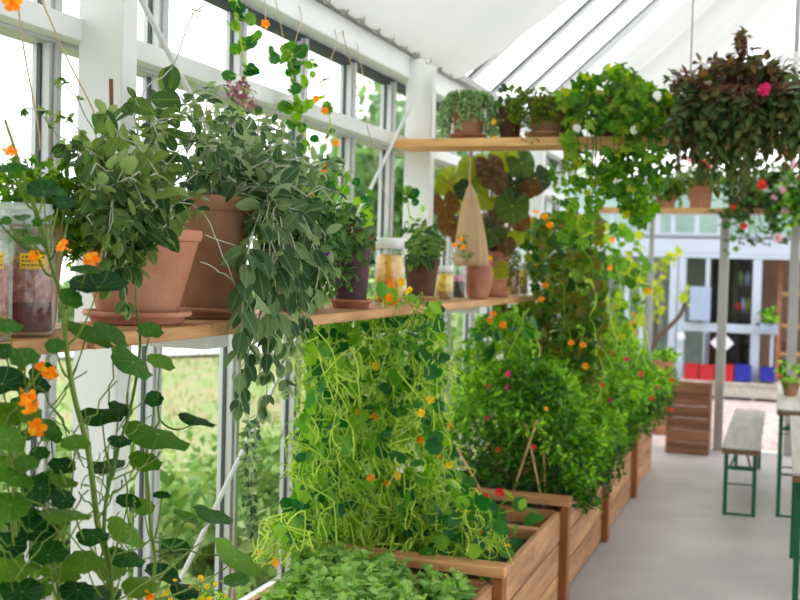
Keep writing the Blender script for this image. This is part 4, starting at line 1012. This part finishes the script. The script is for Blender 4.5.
# withered flower head
wf = thing('withered_flower', 'drooping withered mauve flower head against the window rail', 'flower', tuple(at(240, 88, X=-1.78)))
P = PL(wf, M['wither'], M['silverstem']); P.S.tube(spline([(-1.67, 3.04, ZS+.35), at(232, 140, X=-1.76), at(238, 82, X=-1.78)], 6), .0022, 5, .2)
for k in range(90):
    x, y = inpoly([(227, 85), (240, 78), (252, 90), (256, 105), (244, 108), (236, 98), (226, 96)]); e = at(x, y, X=U(-1.8, -1.76)); put(P.L, T_SM, e, rv(.6)-(0, 0, .6), rv(1), .028)
P.end('petals', 'stem')

# --- bushes in planters 3,4,5
def bush(label, boxr, dens, size, flowers, name='leafy_bush', mat='bush', lump=5):
    (x0, x1), (y0, y1), (z0, z1) = boxr
    root = thing(name, label, 'bush', ((x0+x1)/2, (y0+y1)/2, .42)); P_ = PL(root, M[mat], M['stalk'])
    hp = [U(0, 6) for _ in range(8)]
    for k in range(dens):
        x, y = U(x0, x1), U(y0, y1); u = (x-x0)/(x1-x0); w = (y-y0)/(y1-y0)
        zt = z0+(z1-z0)*(.55+.45*math.sin(PI*min(1, u*1.1+.05)))*(.8+.2*math.sin(PI*w))+.08*math.sin(9*y+hp[0])+.05*math.sin(13*x+hp[1])
        if rg.random() < .55: z = U(z0+.06*(zt-z0), zt)
        else: z = zt-abs(rg.gauss(0, .07))
        c = np.array([x, y, z]); dr = nrm(rv(.5)+np.array([(u-.35), (w-.5)*.4-.15, .8]))
        P_.S.tube([c-dr*.09, c], .0015, 3, .4, False)
        for j in range(lump):
            put(P_.L, T_SM, c-dr*.018*j, rv(.8)+dr*.5, (0, 0, 1)+rv(.5), size*U(.7, 1.3), min(1, max(0, .05+.55*((z-z0)/(zt-z0+.01))**2+.3*math.sin(6*x+hp[4])*math.sin(7*y+hp[5])+U(-.2, .3))))  # tone varies in random clumps; inner shade painted as darker leaves lower down
    for (px_, py_, c, s, Y) in flowers:
        p0 = at(px_, py_, Y=Y); flower(root, (NF if c in ('orange',) else DF)[c], p0, TOCAM(p0)+rv(.3), s*.72)
    P_.end(); return root
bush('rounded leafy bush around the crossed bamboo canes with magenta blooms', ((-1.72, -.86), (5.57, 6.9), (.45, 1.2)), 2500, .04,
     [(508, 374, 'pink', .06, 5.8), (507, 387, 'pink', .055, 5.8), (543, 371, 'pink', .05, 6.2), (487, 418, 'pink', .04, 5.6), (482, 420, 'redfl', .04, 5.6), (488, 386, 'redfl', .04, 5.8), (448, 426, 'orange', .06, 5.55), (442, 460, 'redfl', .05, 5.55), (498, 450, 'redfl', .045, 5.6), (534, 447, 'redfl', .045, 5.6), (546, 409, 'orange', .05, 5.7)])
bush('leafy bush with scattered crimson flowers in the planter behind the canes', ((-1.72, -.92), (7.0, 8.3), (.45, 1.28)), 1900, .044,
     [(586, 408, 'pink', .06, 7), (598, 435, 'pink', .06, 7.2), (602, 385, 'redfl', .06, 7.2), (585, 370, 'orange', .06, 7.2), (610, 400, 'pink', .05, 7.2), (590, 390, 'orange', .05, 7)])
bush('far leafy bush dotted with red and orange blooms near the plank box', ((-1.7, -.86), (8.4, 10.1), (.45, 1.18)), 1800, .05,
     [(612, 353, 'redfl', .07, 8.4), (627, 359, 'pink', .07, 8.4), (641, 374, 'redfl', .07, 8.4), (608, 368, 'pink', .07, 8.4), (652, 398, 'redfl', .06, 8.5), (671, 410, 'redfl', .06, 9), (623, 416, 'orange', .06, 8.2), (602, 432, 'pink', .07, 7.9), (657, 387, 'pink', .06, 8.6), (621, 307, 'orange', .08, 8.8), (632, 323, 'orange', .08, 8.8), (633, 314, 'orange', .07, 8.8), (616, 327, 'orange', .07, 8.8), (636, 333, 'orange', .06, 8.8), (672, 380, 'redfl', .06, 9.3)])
# tall climbing columns
def column(label, poly, y0, y1, n, s0, s1, mat, flowers, strands=60, fm=NF):
    root = thing('climbing_column', label, 'climbing plant', tuple(at((poly[0][0]+poly[len(poly)//2][0])/2, 470, Y=(y0+y1)/2))); P_ = PL(root, M[mat], M['vine'])
    for k in range(n):
        x, y = inpoly(poly); e = at(x, y, Y=U(y0, y1)); s = U(s0, s1)
        if e[0] < -1.5 and 1.46 < e[2] < 1.56 and e[1] < 7.2: continue
        put(P_.L, T_DISCS if rg.random() < .7 else T_IVY, e, rv(1), TOCAM(e)*.5+UP*.6+rv(.5), s)
    for k in range(strands):
        x, y = inpoly(poly); a = at(x, y, Y=U(y0, y1)); p = np.linspace(0, 1, 6)[:, None]*np.array([U(-.1, .1), U(-.05, .05), -U(.2, .6)])+a; p[1:-1] += np.array([rv(.03) for _ in range(4)])
        P_.S.tube(spline(p, 4), .003, 4, rg.random())
    for x, y in flowers:
        p0 = at(x, y, Y=y0-.03); flower(root, fm['orange'], p0, TOCAM(p0)+rv(.4), .06)
    P_.end(); return root
column('tall leafy nasturtium column right of the begonia with orange flowers', [(520, 235), (545, 215), (600, 215), (605, 300), (598, 380), (560, 400), (520, 380), (500, 340), (490, 310), (535, 295)], 6.6, 7.5, 1150, .045, .09, 'colleaf',
       [(536, 212), (528, 219), (546, 285), (541, 299), (495, 316), (507, 334), (490, 361), (514, 357), (545, 217), (550, 225), (583, 345), (585, 366), (571, 343)])
column('bright nasturtium growth below the far end of the wall shelf', [(478, 318), (520, 305), (540, 330), (520, 390), (480, 380), (455, 390), (462, 350)], 6.0, 6.8, 300, .045, .08, 'nastb', [(490, 320), (503, 325), (470, 385), (493, 314)])
column('yellowing vine between the upper shelf and the grey upright', [(560, 235), (600, 220), (640, 235), (650, 275), (640, 330), (600, 345), (575, 300)], 7.9, 8.8, 240, .06, .11, 'ivy', [(610, 268), (612, 240), (600, 262), (648, 290)])
# bamboo canes and stakes
def cane(a, b, label, r=.006, mat='bamboo'):
    m = MB(); m.tube([a, b], r, 8); return tag(m.build('bamboo_cane', M[mat], None, True), label, 'cane', 'bamboo canes standing in the planters')
cane(at(516, 455, Y=5.56), at(537, 420, Y=5.56)*1+0, 'bamboo cane leaning right, crossing its neighbour above the planter rail') if 0 else None
def canepx(x0, y0, x1, y1, Y, label):
    a = at(x0, y0, Y=Y); b = at(x1, y1, Y=Y); d = (a-b); a2 = b+d*((b[2]-.38)/(b[2]-a[2])); return cane(a2, b, label)
canepx(517, 480, 537, 420, 5.60, 'bamboo cane tilting right in the crossed pair above planter rail')
canepx(541, 497, 526, 424, 5.63, 'bamboo cane tilting left in the crossed pair above planter rail')
canepx(545, 490, 543, 440, 5.70, 'thin upright bamboo cane just right of the crossed pair')
canepx(561, 470, 565, 416, 6.3, 'short bamboo cane standing right of the crossed canes')
canepx(578, 440, 592, 390, 6.95, 'slanted bamboo cane near the red flowers behind the crossed pair')
canepx(466, 464, 457, 448, 5.56, 'bamboo cane tip at the left edge of the leafy bush')
canepx(440, 470, 437, 385, 5.3, 'weathered pinkish bamboo cane in front of the pillar, left of bush')
# twines
def twine(pts, label, r=.0022):
    m = MB(); m.tube(spline(pts, 5), r, 5); return tag(m.build('garden_twine', M['twine'], None, True), label, 'twine', 'twines tied for the climbers')
twine([at(17, -5, X=-1.9), at(24, 50, X=-1.88), at(38, 125, X=-1.84), at(40, 150, X=-1.82)], 'leftmost garden twine hanging before the left window')
twine([at(38, -8, X=-1.82), at(68, 60, X=-1.74), at(93, 110, X=-1.68), at(110, 160, X=-1.64)], 'garden twine slanting down across the left pillar into the sage')
for i, (x, y, x1, y1, lb) in enumerate(((262, 2, 270, 60, 'short twine tied to the eave beam above the mauve flower'), (274, 6, 345, 300, 'twine tied to the eave beam, leading the tall nasturtium shoot'), (299, 20, 292, 60, 'looped twine on the eave beam over the climbing shoot'),
        (334, 42, 318, 90, 'twine tied on the eave beam above the spaced-leaf shoot'), (344, 47, 420, 330, 'long twine from the eave beam down to the thicket'), (357, 55, 372, 125, 'twine tied on the eave beam nearest the upper shelf'))):
    a = at(x, y, X=-1.972); b = at(x1, y1, X=-1.9); m_ = (a+b)/2; tw = twine([a+(0, 0, .06), a+(.012, 0, .0), m_+rv(.01), b], lb)

# ================================================================== FURNITURE
def trestle(name, label, cat, x0, x1, y0, y1, h, legs, inset=.0, grp=None):
    root = thing(name, label, cat, ((x0+x1)/2, (y0+y1)/2, 0), grp)
    tp_ = boxo('top', (x0, y0, h-.012), (x1, y1, h), M['greywood'], root, .002)
    boxo('edge_board', (x0+.003, y0+.003, h-.045), (x1-.003, y1-.003, h-.0125), M['edgewood'], tp_, .003)
    for ly in legs:
        sgn = 1 if ly < (y0+y1)/2 else -1
        for x in (x0+.02, x1-.02-.028): boxo('leg', (x, ly, 0), (x+.028, ly+.028, h-.046), M['green_metal'], root, .002)
        boxo('crossbar', (x0+.049, ly+.004, h-.16), (x1-.049, ly+.024, h-.135), M['green_metal'], root, .002)
        boxo('crossbar', (x0+.049, ly+.006, h*.45), (x1-.049, ly+.016, h*.45+.010), M['green_metal'], root, .002)
        boxo('foot_bar', (x0+.049, ly+.004, .002), (x1-.049, ly+.02, .016), M['green_metal'], root, .002)
        for x in (x0+.06, x1-.06):
            m = MB(); m.bar((x, ly+.014, h-.147), ((x0+x1)/2+(x-(x0+x1)/2)*.4, ly+.25*sgn, h-.05), .012, .012); m.build('brace', M['green_metal'], root)
    return root
trestle('trestle_bench', 'long narrow grey-topped bench on green steel legs', 'bench', -.365, -.105, 8.05, 10.42, .48, (8.09, 10.1))
trestle('trestle_table', 'farther grey-topped folding table with green legs, flower and pot on it', 'table', -.01, .60, 8.07, 10.2, .77, (8.18, 9.9))
trestle('trestle_table', 'nearer grey-topped folding table cut off by the right picture edge', 'table', .075, .70, 5.50, 7.75, .77, (5.62, 7.02))
trestle('trestle_bench', 'second green-legged bench below the nearer table at right edge', 'bench', .145, .40, 5.75, 7.9, .45, (6.1, 7.4)) if 0 else None
tp = potted('potted_succulent', 'small succulent in a clay pot on the farther table', 'potted plant', (.085, 9.02, .771), .05, .07, .1, M['terra2'])
P = PL(tp, M['bush'], M['stalk'])
for k in range(60):
    e = np.array([.085+U(-.08, .08), 9.02+U(-.08, .08), .87+U(-.02, .14)]); put(P.L, T_SAGE, e, rv(.6)+(0, 0, .6), rv(1), U(.04, .07))
P.end()
tf = thing('potted_flower', 'tiny orange flower pot at the corner of the farther table', 'potted plant', tuple(at(780, 376, Y=9.6)))
c = at(780, 381, Z=.771); c[0] = max(c[0], .03)
m = MB(); m.lathe([(0, 0), (.02, 0), (.026, .035), (0, .035)], (c[0], c[1], .771), 16); m.build('pot', M['bush'], tf, True)
for k in range(5): flower(tf, DF['orange' if k % 2 else 'redfl'], (c[0]+U(-.025, .025), c[1]+U(-.02, .02), .815+U(0, .04)), (U(-.4, .4), -1, .6), .05)

# ================================================================== FAR BUILDING (glazed front at y = 16)
YB = 16.0
def pb(x, y, Y=YB): return at(x, y, Y=Y)
fb = struct(boxo('wall_back', (-4.2, YB+3.0, -.1), (4.5, YB+3.15, 3.2), M['brown']))
struct(boxo('ceiling_back_room', (-4.2, YB+.1, 1.98), (4.5, YB+3.0, 2.05), M['dark']))
struct(boxo('floor_back_room', (-4.2, YB, -.08), (4.5, YB+3.0, -.005), plain('back_floor', S(190, 184, 180), .7)))
struct(boxo('wall_back_left', (-2.35, YB+.1, 0), (-2.25, YB+3, 2.0), M['brown'])) if 0 else None
n_tr = [6]
M['fwhite'] = plain('far_frame_white', S(158, 168, 184), .5, 0, .03, 2)
def trim(x0, x1, y0, y1, mat='white', d=.08, Y=YB):
    a = pb(x0, y1, Y); b = pb(x1, y0, Y); n_tr[0] += 1
    return struct(boxo('trim_%d' % n_tr[0], (a[0], Y, a[2]), (b[0], Y+d, b[2]), M[mat], None, .006))
def vert(xc, w, yt, yb, mat='fwhite', d=.08, Y=YB):
    z0 = pb(xc, yb, Y)[2]; z1 = pb(xc, yt, Y)[2]; x = pb(xc, (yt+yb)/2, Y)[0]; ww = w/F*16.3; n_tr[0] += 1
    return struct(boxo('trim_%d' % n_tr[0], (x-ww/2, Y, max(z0, -.01)), (x+ww/2, Y+d, z1), M[mat], None, .006))
def horiz(x0, x1, yc, h, mat='fwhite', d=.1, Y=YB):
    a = pb(x0, yc, Y); b = pb(x1, yc, Y); hh = h/F*16.3; z = pb((x0+x1)/2, yc, Y)[2]; n_tr[0] += 1
    return struct(boxo('trim_%d' % n_tr[0], (a[0], Y-.01, z-hh/2), (b[0], Y+d, z+hh/2), M[mat], None, .006))
horiz(440, 830, 244, 16, d=.14); horiz(440, 830, 254.5, 4); horiz(440, 830, 236, 4, d=.2)
horiz(682, 778, 328.5, 8); horiz(600, 830, 397, 8, d=.12)
for xc, w, yt in ((641, 5, 250), (672, 7, 250), (680.5, 7, 250), (755.5, 8, 250), (706, 4, 250), (626, 5, 250), (600, 7, 250), (575, 7, 250), (550, 7, 250), (809, 8, 250)): vert(xc, w, yt, 402)
vert(771, 3, 333, 400); vert(706, 3, 333, 372)
horiz(440, 830, 212, 5); horiz(440, 830, 234, 3)
for xc in (658, 673, 697, 720, 640, 612, 585, 745, 770, 795): vert(xc, 4, 212, 234)
# upper glazing and roof band of the far house
a = pb(440, 233); b = pb(830, 206)
up_ = struct(boxo('window_21', (a[0], YB+.04, a[2]), (b[0], YB+.05, b[2]), M['pane'], None, 0))
low = struct(boxo('window_22', (pb(440, 395)[0], YB+.04, 0.0), (pb(830, 395)[0], YB+.05, pb(600, 252)[2]), M['pane'], None, 0))
struct(boxo('wall_far_pale', (-4.2, YB+1.2, 2.06), (4.5, YB+1.3, 3.0), plain('pale_far_wall', S(150, 176, 166), .8, 0, .15, 1)))
# things in front of / inside the far room
def crate(x0, x1, y0, y1, mat, label, Y=15.6, d=.32):
    a = at(x0, y1, Y=Y); b = at(x1, y0, Y=Y); root = thing('plastic_crate', label, 'crate', ((a[0]+b[0])/2, Y, a[2]), 'plastic crates before the far window')
    A = (a[0], Y, a[2]); B = (b[0], Y+d, b[2]); m = MB(); w = .012
    m.box(A, (B[0], B[1], A[2]+w)); m.box((A[0], A[1], A[2]+w), (B[0], A[1]+w, B[2])); m.box((A[0], B[1]-w, A[2]+w), B); m.box((A[0], A[1]+w, A[2]+w), (A[0]+w, B[1]-w, B[2])); m.box((B[0]-w, A[1]+w, A[2]+w), (B[0], B[1]-w, B[2]))
    tub = m.build('tub', M[mat], root, False, .003)
    m = MB(); m.box((A[0]-.006, A[1]-.008, B[2]-.025), (B[0]+.006, A[1], B[2])); m.build('rim', M[mat], tub, False, .002)
    m = MB(); m.box(((A[0]+B[0])/2-.05, A[1]-.004, A[2]+.1), ((A[0]+B[0])/2+.05, A[1]-.0005, A[2]+.13)); m.build('handle', M[mat], tub)
    m = MB(); m.box((A[0]+w, A[1]+w, B[2]-.07), (B[0]-w, B[1]-w, B[2]-.04)); m.build('soil', M['soil'], root)
crate(684, 698, 365.5, 381, 'red', 'dull red crate, leftmost of the row before the far window')
crate(699, 714, 366.5, 381, 'red', 'bright red crate left of the thick grey upright')
crate(720, 733.5, 366.5, 381, 'red', 'red crate between the grey upright and the blue crate')
crate(734.5, 751, 366.5, 381, 'blue', 'solid blue crate right of the red crates')
crate(760, 775, 369, 381, 'blue', 'blue crate with wooden slats, rightmost of the row')
cb = thing('low_bench', 'low pale bench under the red and blue crates', 'bench', (-.5, 15.75, 0))
z_ = at(720, 381, Y=15.6)[2]-.004; xa = at(684, 381, Y=15.6)[0]; xb = at(790, 381, Y=15.6)[0]
boxo('seat', (xa-.05, 15.56, z_-.04), (xb, 15.96, z_), M['greywood'], cb)
boxo('apron', (xa-.04, 15.575, z_-.2), (xb-.01, 15.6, z_-.041), M['greywood'], cb)
for q in np.linspace(xa, xb-.05, 4): boxo('leg', (q, 15.6, -.01), (q+.05, 15.9, z_-.041), M['greywood'], cb)
nbd = thing('notice_board', 'pale blue-grey notice board hanging in the far window', 'board', tuple(at(700, 304, Y=15.85)))
a = at(689, 320, Y=15.85); b = at(711, 287, Y=15.85); npn = boxo('panel', (a[0], 15.85, a[2]), (b[0], 15.875, b[2]), M['palegrey'], nbd, .004)
m = MB()
for k in range(7):
    z = b[2]-.1-.045*k; m.box((a[0]+.05, 15.847, z), (b[0]-.05-.02*(k % 3), 15.8495, z+.008))
m.build('printed_lines', plain('faint_print', S(150, 164, 184), .7), npn)
def sheet(name, px_, py_, s, rot, label, Y=15.9):
    c = at(px_, py_, Y=Y); m = MB(); V = []
    for yy in (Y, Y+.004):
        for k in range(4): V.append((c[0]+s*math.cos(rot+k*PI/2), yy, c[2]+s*math.sin(rot+k*PI/2)))
    m.add(V, [(0, 1, 2, 3), (7, 6, 5, 4)]+[(k, 4+k, 4+(k+1) % 4, (k+1) % 4) for k in range(4)]); return tag(m.build(name, M['paper'], None), label, 'sign')
sheet('paper_sign', 722, 343, .16, 0, 'white diamond-shaped paper behind the thick grey upright'); sheet('paper_tag', 681, 336, .07, 1.1, 'small white tag hanging left of the far door')
# dark shelving unit inside
dk = thing('display_shelf', 'black shelving seen through the far window with a red ball on it', 'shelf', tuple(at(740, 330, Y=16.6)))
for y_ in (258, 286, 313): 
    a = at(733, y_, Y=16.6); b = at(752, y_, Y=16.6); boxo('shelf_board', (a[0]-.03, 16.5, a[2]-.02), (b[0]+.03, 16.8, a[2]+.02), M['black'], dk)
for x_ in (732, 753): a = at(x_, 398, Y=16.6); boxo('side_panel', (a[0]-.02, 16.5, 0), (a[0]+.02, 16.8, 1.95), M['black'], dk)
def ball(c, r, mat, name, label, cat):
    m = MB(); m.lathe([(r*math.sin(PI*i/12)+1e-4, -r*math.cos(PI*i/12)) for i in range(13)], c, 20); return tag(m.build(name, mat, None, True), label, cat)
c = at(736, 302, Y=16.6); ball((c[0]+.02, 16.6, at(740, 313, Y=16.6)[2]+.02+.07), .07, M['red'], 'red_ball', 'red round object on the black shelving in the far window', 'ball')
for x_, col_, y_ in ((743, 'palegrey', 313), (748, 'yleaf', 313), (740, 'sedum', 286), (747, 'palegrey', 286)):
    c = at(x_, y_, Y=16.6); m = MB(); m.lathe([(0, 0), (.035, 0), (.035, .13), (.015, .17), (.015, .2), (0, .2)], (c[0], 16.62, at(742, y_, Y=16.6)[2]+.021), 14); tag(m.build('bottle', M[col_], None, True), 'small bottle standing on the black shelving in far window', 'bottle', 'bottles on the black shelving')
# dark stacks, brown shelves and clay pots inside the room
st = thing('sack_stack', 'dark upright sacks standing inside the far doorway', 'sack', (at(744, 370, Y=17)[0], 17, 0))
for k, x_ in enumerate((738, 745)): a = at(x_, 398, Y=17); boxo('sack', (a[0]-.045, 16.95, 0), (a[0]+.05, 17.2, .78-.1*k), M['black'], st, .03)
wsh = thing('wooden_rack', 'brown wooden rack behind the right pane of the far house', 'rack', (at(788, 360, Y=16.6)[0], 16.6, 0))
a = at(776, 398, Y=16.6)[0]
for x_ in (a, a+.75): boxo('post', (x_-.03, 16.55, 0), (x_+.03, 16.85, 1.9), M['terra3'], wsh)
for z in (.55, .95, 1.4): boxo('shelf_board', (a+.031, 16.55, z), (a+.719, 16.85, z+.04), M['upperwood'], wsh)
for i, (x_, z) in enumerate(((.15, .591), (.42, .591), (.2, 1.441), (.5, .991))):
    m = MB(); m.lathe(pot_mesh(.07, .1, .17), (a+x_, 16.7, z), 20); tag(m.build('clay_pot', M['terra3' if i < 3 else 'white'], None, True), ['clay pot on the low board of brown rack, left', 'clay pot on the low board of brown rack, right', 'clay pot on the top board of the brown rack', 'white pot on the middle board of brown rack'][i], 'pot')
# inner partition behind left half
struct(boxo('wall_inner', (-4.0, YB+1.6, 0), (-1.05, YB+1.68, 1.97), plain('inner_wall', S(150, 160, 156), .8, 0, .25, 2)))
struct(boxo('wall_dark', (-1.04, YB+1.9, 0), (-.33, YB+1.98, 1.97), M['dark']))
pots_ = thing('window_plant', 'green plant on the inner sill right of the white door post', 'potted plant', tuple(at(768, 325, Y=15.9)))
P = PL(pots_, M['bush'], M['stalk'])
for k in range(70):
    x, y = inpoly([(761, 325), (762, 312), (772, 310), (778, 322)]); put(P.L, T_SM, at(x, y, Y=U(15.75, 15.9)), rv(1), rv(1), .1)
m = MB(); c = at(769, 326, Y=15.83); m.box((c[0]-.12, 15.76, c[2]-.05), (c[0]+.12, 15.9, c[2]+.03)); m.build('pot', M['palegrey'], pots_); P.end()
# small tree with lime leaves between the uprights
lt = thing('small_tree', 'small dark-stemmed tree with lime leaves beyond the thin grey upright', 'tree', tuple(at(657, 372, Y=13)))
P = PL(lt, M['yleaf'], M['bark'])
tr = spline([at(655, 440, Y=13), at(653, 362, Y=13), at(656, 340, Y=13), at(668, 328, Y=13), at(680, 315, Y=13), at(685, 303, Y=13)], 6); P.S.tube(tr, np.linspace(.035, .022, len(tr)), 8)
tr = spline([at(654, 350, Y=13), at(656, 325, Y=13), at(657, 312, Y=13)], 5); P.S.tube(tr, .022, 8)
tr = spline([at(657, 312, Y=13), at(655, 290, Y=13), at(660, 270, Y=13), at(672, 258, Y=13)], 5); P.S.tube(tr, .008, 6)
tr = spline([at(685, 303, Y=13), at(683, 295, Y=13)], 5); P.S.tube(tr, .012, 6)
for poly, n in (([(648, 262), (658, 258), (662, 280), (660, 310), (650, 300)], 90), ([(660, 266), (672, 252), (680, 250), (680, 258), (664, 272)], 60), ([(680, 292), (688, 290), (688, 306), (681, 302)], 30), ([(652, 310), (660, 308), (660, 322), (654, 322)], 30)):
    for k in range(int(n*.6)): x, y = inpoly(poly); put(P.L, T_SM, at(x, y, Y=U(12.9, 13.1)), rv(1), TOCAM((0, 13, 2))+rv(.7), .09)
P.end()
ct = thing('clay_tub', 'pinkish clay tub of fresh greens left of the tall plank box', 'planter', (at(660, 372, Y=12)[0], 12, 0))
c = at(661, 372, Y=12); m = MB(); m.box((c[0]-.16, 11.85, -.01), (c[0]+.12, 12.15, at(661, 361, Y=12)[2])); m.build('tub', M['terra3'], ct, False, .01)
P = PL(ct, M['bush'], M['stalk'])
for k in range(120): x, y = inpoly([(650, 362), (654, 352), (672, 350), (677, 356), (672, 363)]); put(P.L, T_SM, at(x, y, Y=U(11.85, 12.1)), rv(1)+(0, 0, .5), rv(1), .08)
P.end()

# ================================================================== OUTSIDE GREENERY
gt = MB()
for k in range(5200):
    d_ = 1-rg.random()**.6; b = math.radians(U(16, 44)); D = 3.4+20*rg.random()**1.4
    x, y = -math.sin(b)*D, math.cos(b)*D
    if x > -2.5: continue
    z = hv(x, y); s = U(.05, .15)+.004*D
    put(gt, T_NARR if rg.random() < .85 or D > 8 else T_SM, (x, y, z-.02), rv(.5)+(0, 0, 1), rv(1), s*(1 if rg.random() < .7 else .6))
stuff(gt.build('meadow_grass', M['grass'], None, True))
def shrub(c, r, h, n, label, mat='shrub', name='garden_shrub', ls=.11, cat='shrub', trunk=0, grp=None):
    root = thing(name, label, cat, c, grp); P_ = PL(root, M[mat], M['bark'])
    for k in range(n):
        v_ = nrm(rv(1))*rg.random()**.35; p_ = np.array([c[0]+v_[0]*r, c[1]+v_[1]*r, c[2]+trunk+(h-trunk)*(.5+.5*v_[2])])
        p_ += .12*r*np.sin(np.array([p_[1], p_[2], p_[0]])*5/r)
        for j in range(3): put(P_.L, T_SM, p_+rv(ls*.5), rv(1), (0, 0, .7)+rv(.7), ls*U(.7, 1.3))
    P_.S.tube([c, (c[0], c[1], c[2]+max(trunk, h*.4))], max(.02, r*.06), 7)
    for k in range(5): a = U(0, 6); P_.S.tube([(c[0], c[1], c[2]+max(trunk*.9, h*.25)), (c[0]+r*.6*math.cos(a), c[1]+r*.6*math.sin(a), c[2]+trunk+(h-trunk)*.6)], max(.012, r*.025), 5)
    P_.end('foliage', 'trunk' if trunk else 'stems'); return root
def outp(px_, D):
    d = ((px_-400)*RT)/F+FW; d = nrm((d[0], d[1], 0)); x, y = d[0]*D, d[1]*D; return (x, y, hv(x, y)-.03)
shl = ['pale leafy shrub outside, left of the white path bend', 'round garden shrub outside behind the hanging silver spikes', 'low garden shrub outside below the diagonal rod', 'bright garden shrub outside, close behind the left mullions', 'garden shrub outside near the thicket', 'sprawling garden shrub outside beyond the yellow flowers', 'dark-centred garden shrub outside at the lower windows', 'wide garden shrub outside in front of the path', 'leafy shrub outside behind the foreground vine', 'tall garden shrub outside at the far windows', 'bushy garden shrub outside behind the jar']
shl = ['round garden shrub outside low behind the hanging silver spikes', 'small leafy garden shrub outside below the diagonal rod', 'small garden shrub outside just right of the left pillar', 'garden shrub outside behind the left part of the thicket', 'sprawling garden shrub outside beyond the tiny yellow flowers', 'garden shrub outside at the far windows under the wall shelf', 'leafy garden shrub outside behind the foreground vine']
for i, (x, D, r, h, n) in enumerate(((262, 9, .8, .45, 420), (225, 6.2, .4, .45, 360), (168, 6.8, .45, .5, 360), (300, 8, .7, .7, 420), (190, 5.0, .3, .4, 320), (440, 14, 1.5, 2.0, 800), (40, 6, .8, 1.1, 500))):
    shrub(outp(x, D), r, h, n, shl[i], grp='garden shrubs outside')
tl = ['green tree outside left of the pillar beside the upper shelf', 'farther green tree outside behind the pillar', 'tree outside seen low between pillar and brace rod', 'tree outside beyond the far windows']
for i, (x, D, r, h, n) in enumerate(((396, 22, 1.5, 5.4, 1300), (432, 33, 2.2, 6.8, 1300), (366, 33, 1.7, 4.2, 1000), (500, 24, 1.9, 5.2, 1000))):
    shrub(outp(x, D), r, h, n, tl[i], 'tree', 'garden_tree', .3, 'tree', 1.2 if i != 2 else .6, 'trees beyond the greenhouse')
for i, (x, D) in enumerate(((90, 26), (160, 28), (230, 27), (300, 28), (20, 27))):
    shrub(outp(x, D), 1.5, 1.4, 500, ['far hedge bush outside behind the left pillar', 'far hedge bush outside above the path', 'far hedge bush outside behind the hanging sage', 'far hedge bush outside behind the thicket', 'far hedge bush outside at the left edge'][i], 'tree', 'hedge_bush', .22, 'hedge', 0, 'hedge bushes beyond the path')

# ================================================================== LIGHT
w = bpy.data.worlds.new('sky'); sc.world = w; w.use_nodes = True; nt = w.node_tree; nt.nodes.clear()
ou = nt.nodes.new('ShaderNodeOutputWorld'); bg = nt.nodes.new('ShaderNodeBackground'); tc = nt.nodes.new('ShaderNodeTexCoord'); sx = nt.nodes.new('ShaderNodeSeparateXYZ'); rp_ = nt.nodes.new('ShaderNodeValToRGB')
nt.links.new(tc.outputs['Generated'], sx.inputs[0]); nt.links.new(sx.outputs[2], rp_.inputs[0])
rp_.color_ramp.elements[0].position = 0; rp_.color_ramp.elements[0].color = (.93, .935, .94, 1); rp_.color_ramp.elements[1].position = .5; rp_.color_ramp.elements[1].color = (1, 1, 1, 1)
nt.links.new(rp_.outputs[0], bg.inputs[0]); bg.inputs[1].default_value = 1.5; nt.links.new(bg.outputs[0], ou.inputs[0])
sl = bpy.data.lights.new('sun', 'SUN'); sl.energy = .5; sl.angle = .9; sl.color = (1, .97, .92)
so = bpy.data.objects.new('sun', sl); COL.objects.link(so); so.rotation_euler = (math.radians(35), math.radians(28), 0)
sc.view_settings.view_transform = 'Standard'; sc.view_settings.look = 'None'; sc.view_settings.gamma = 1; sc.view_settings.use_curve_mapping = False
sc.view_settings.exposure = 1.0
sc.cycles.transparent_max_bounces = 24; sc.cycles.max_bounces = 10
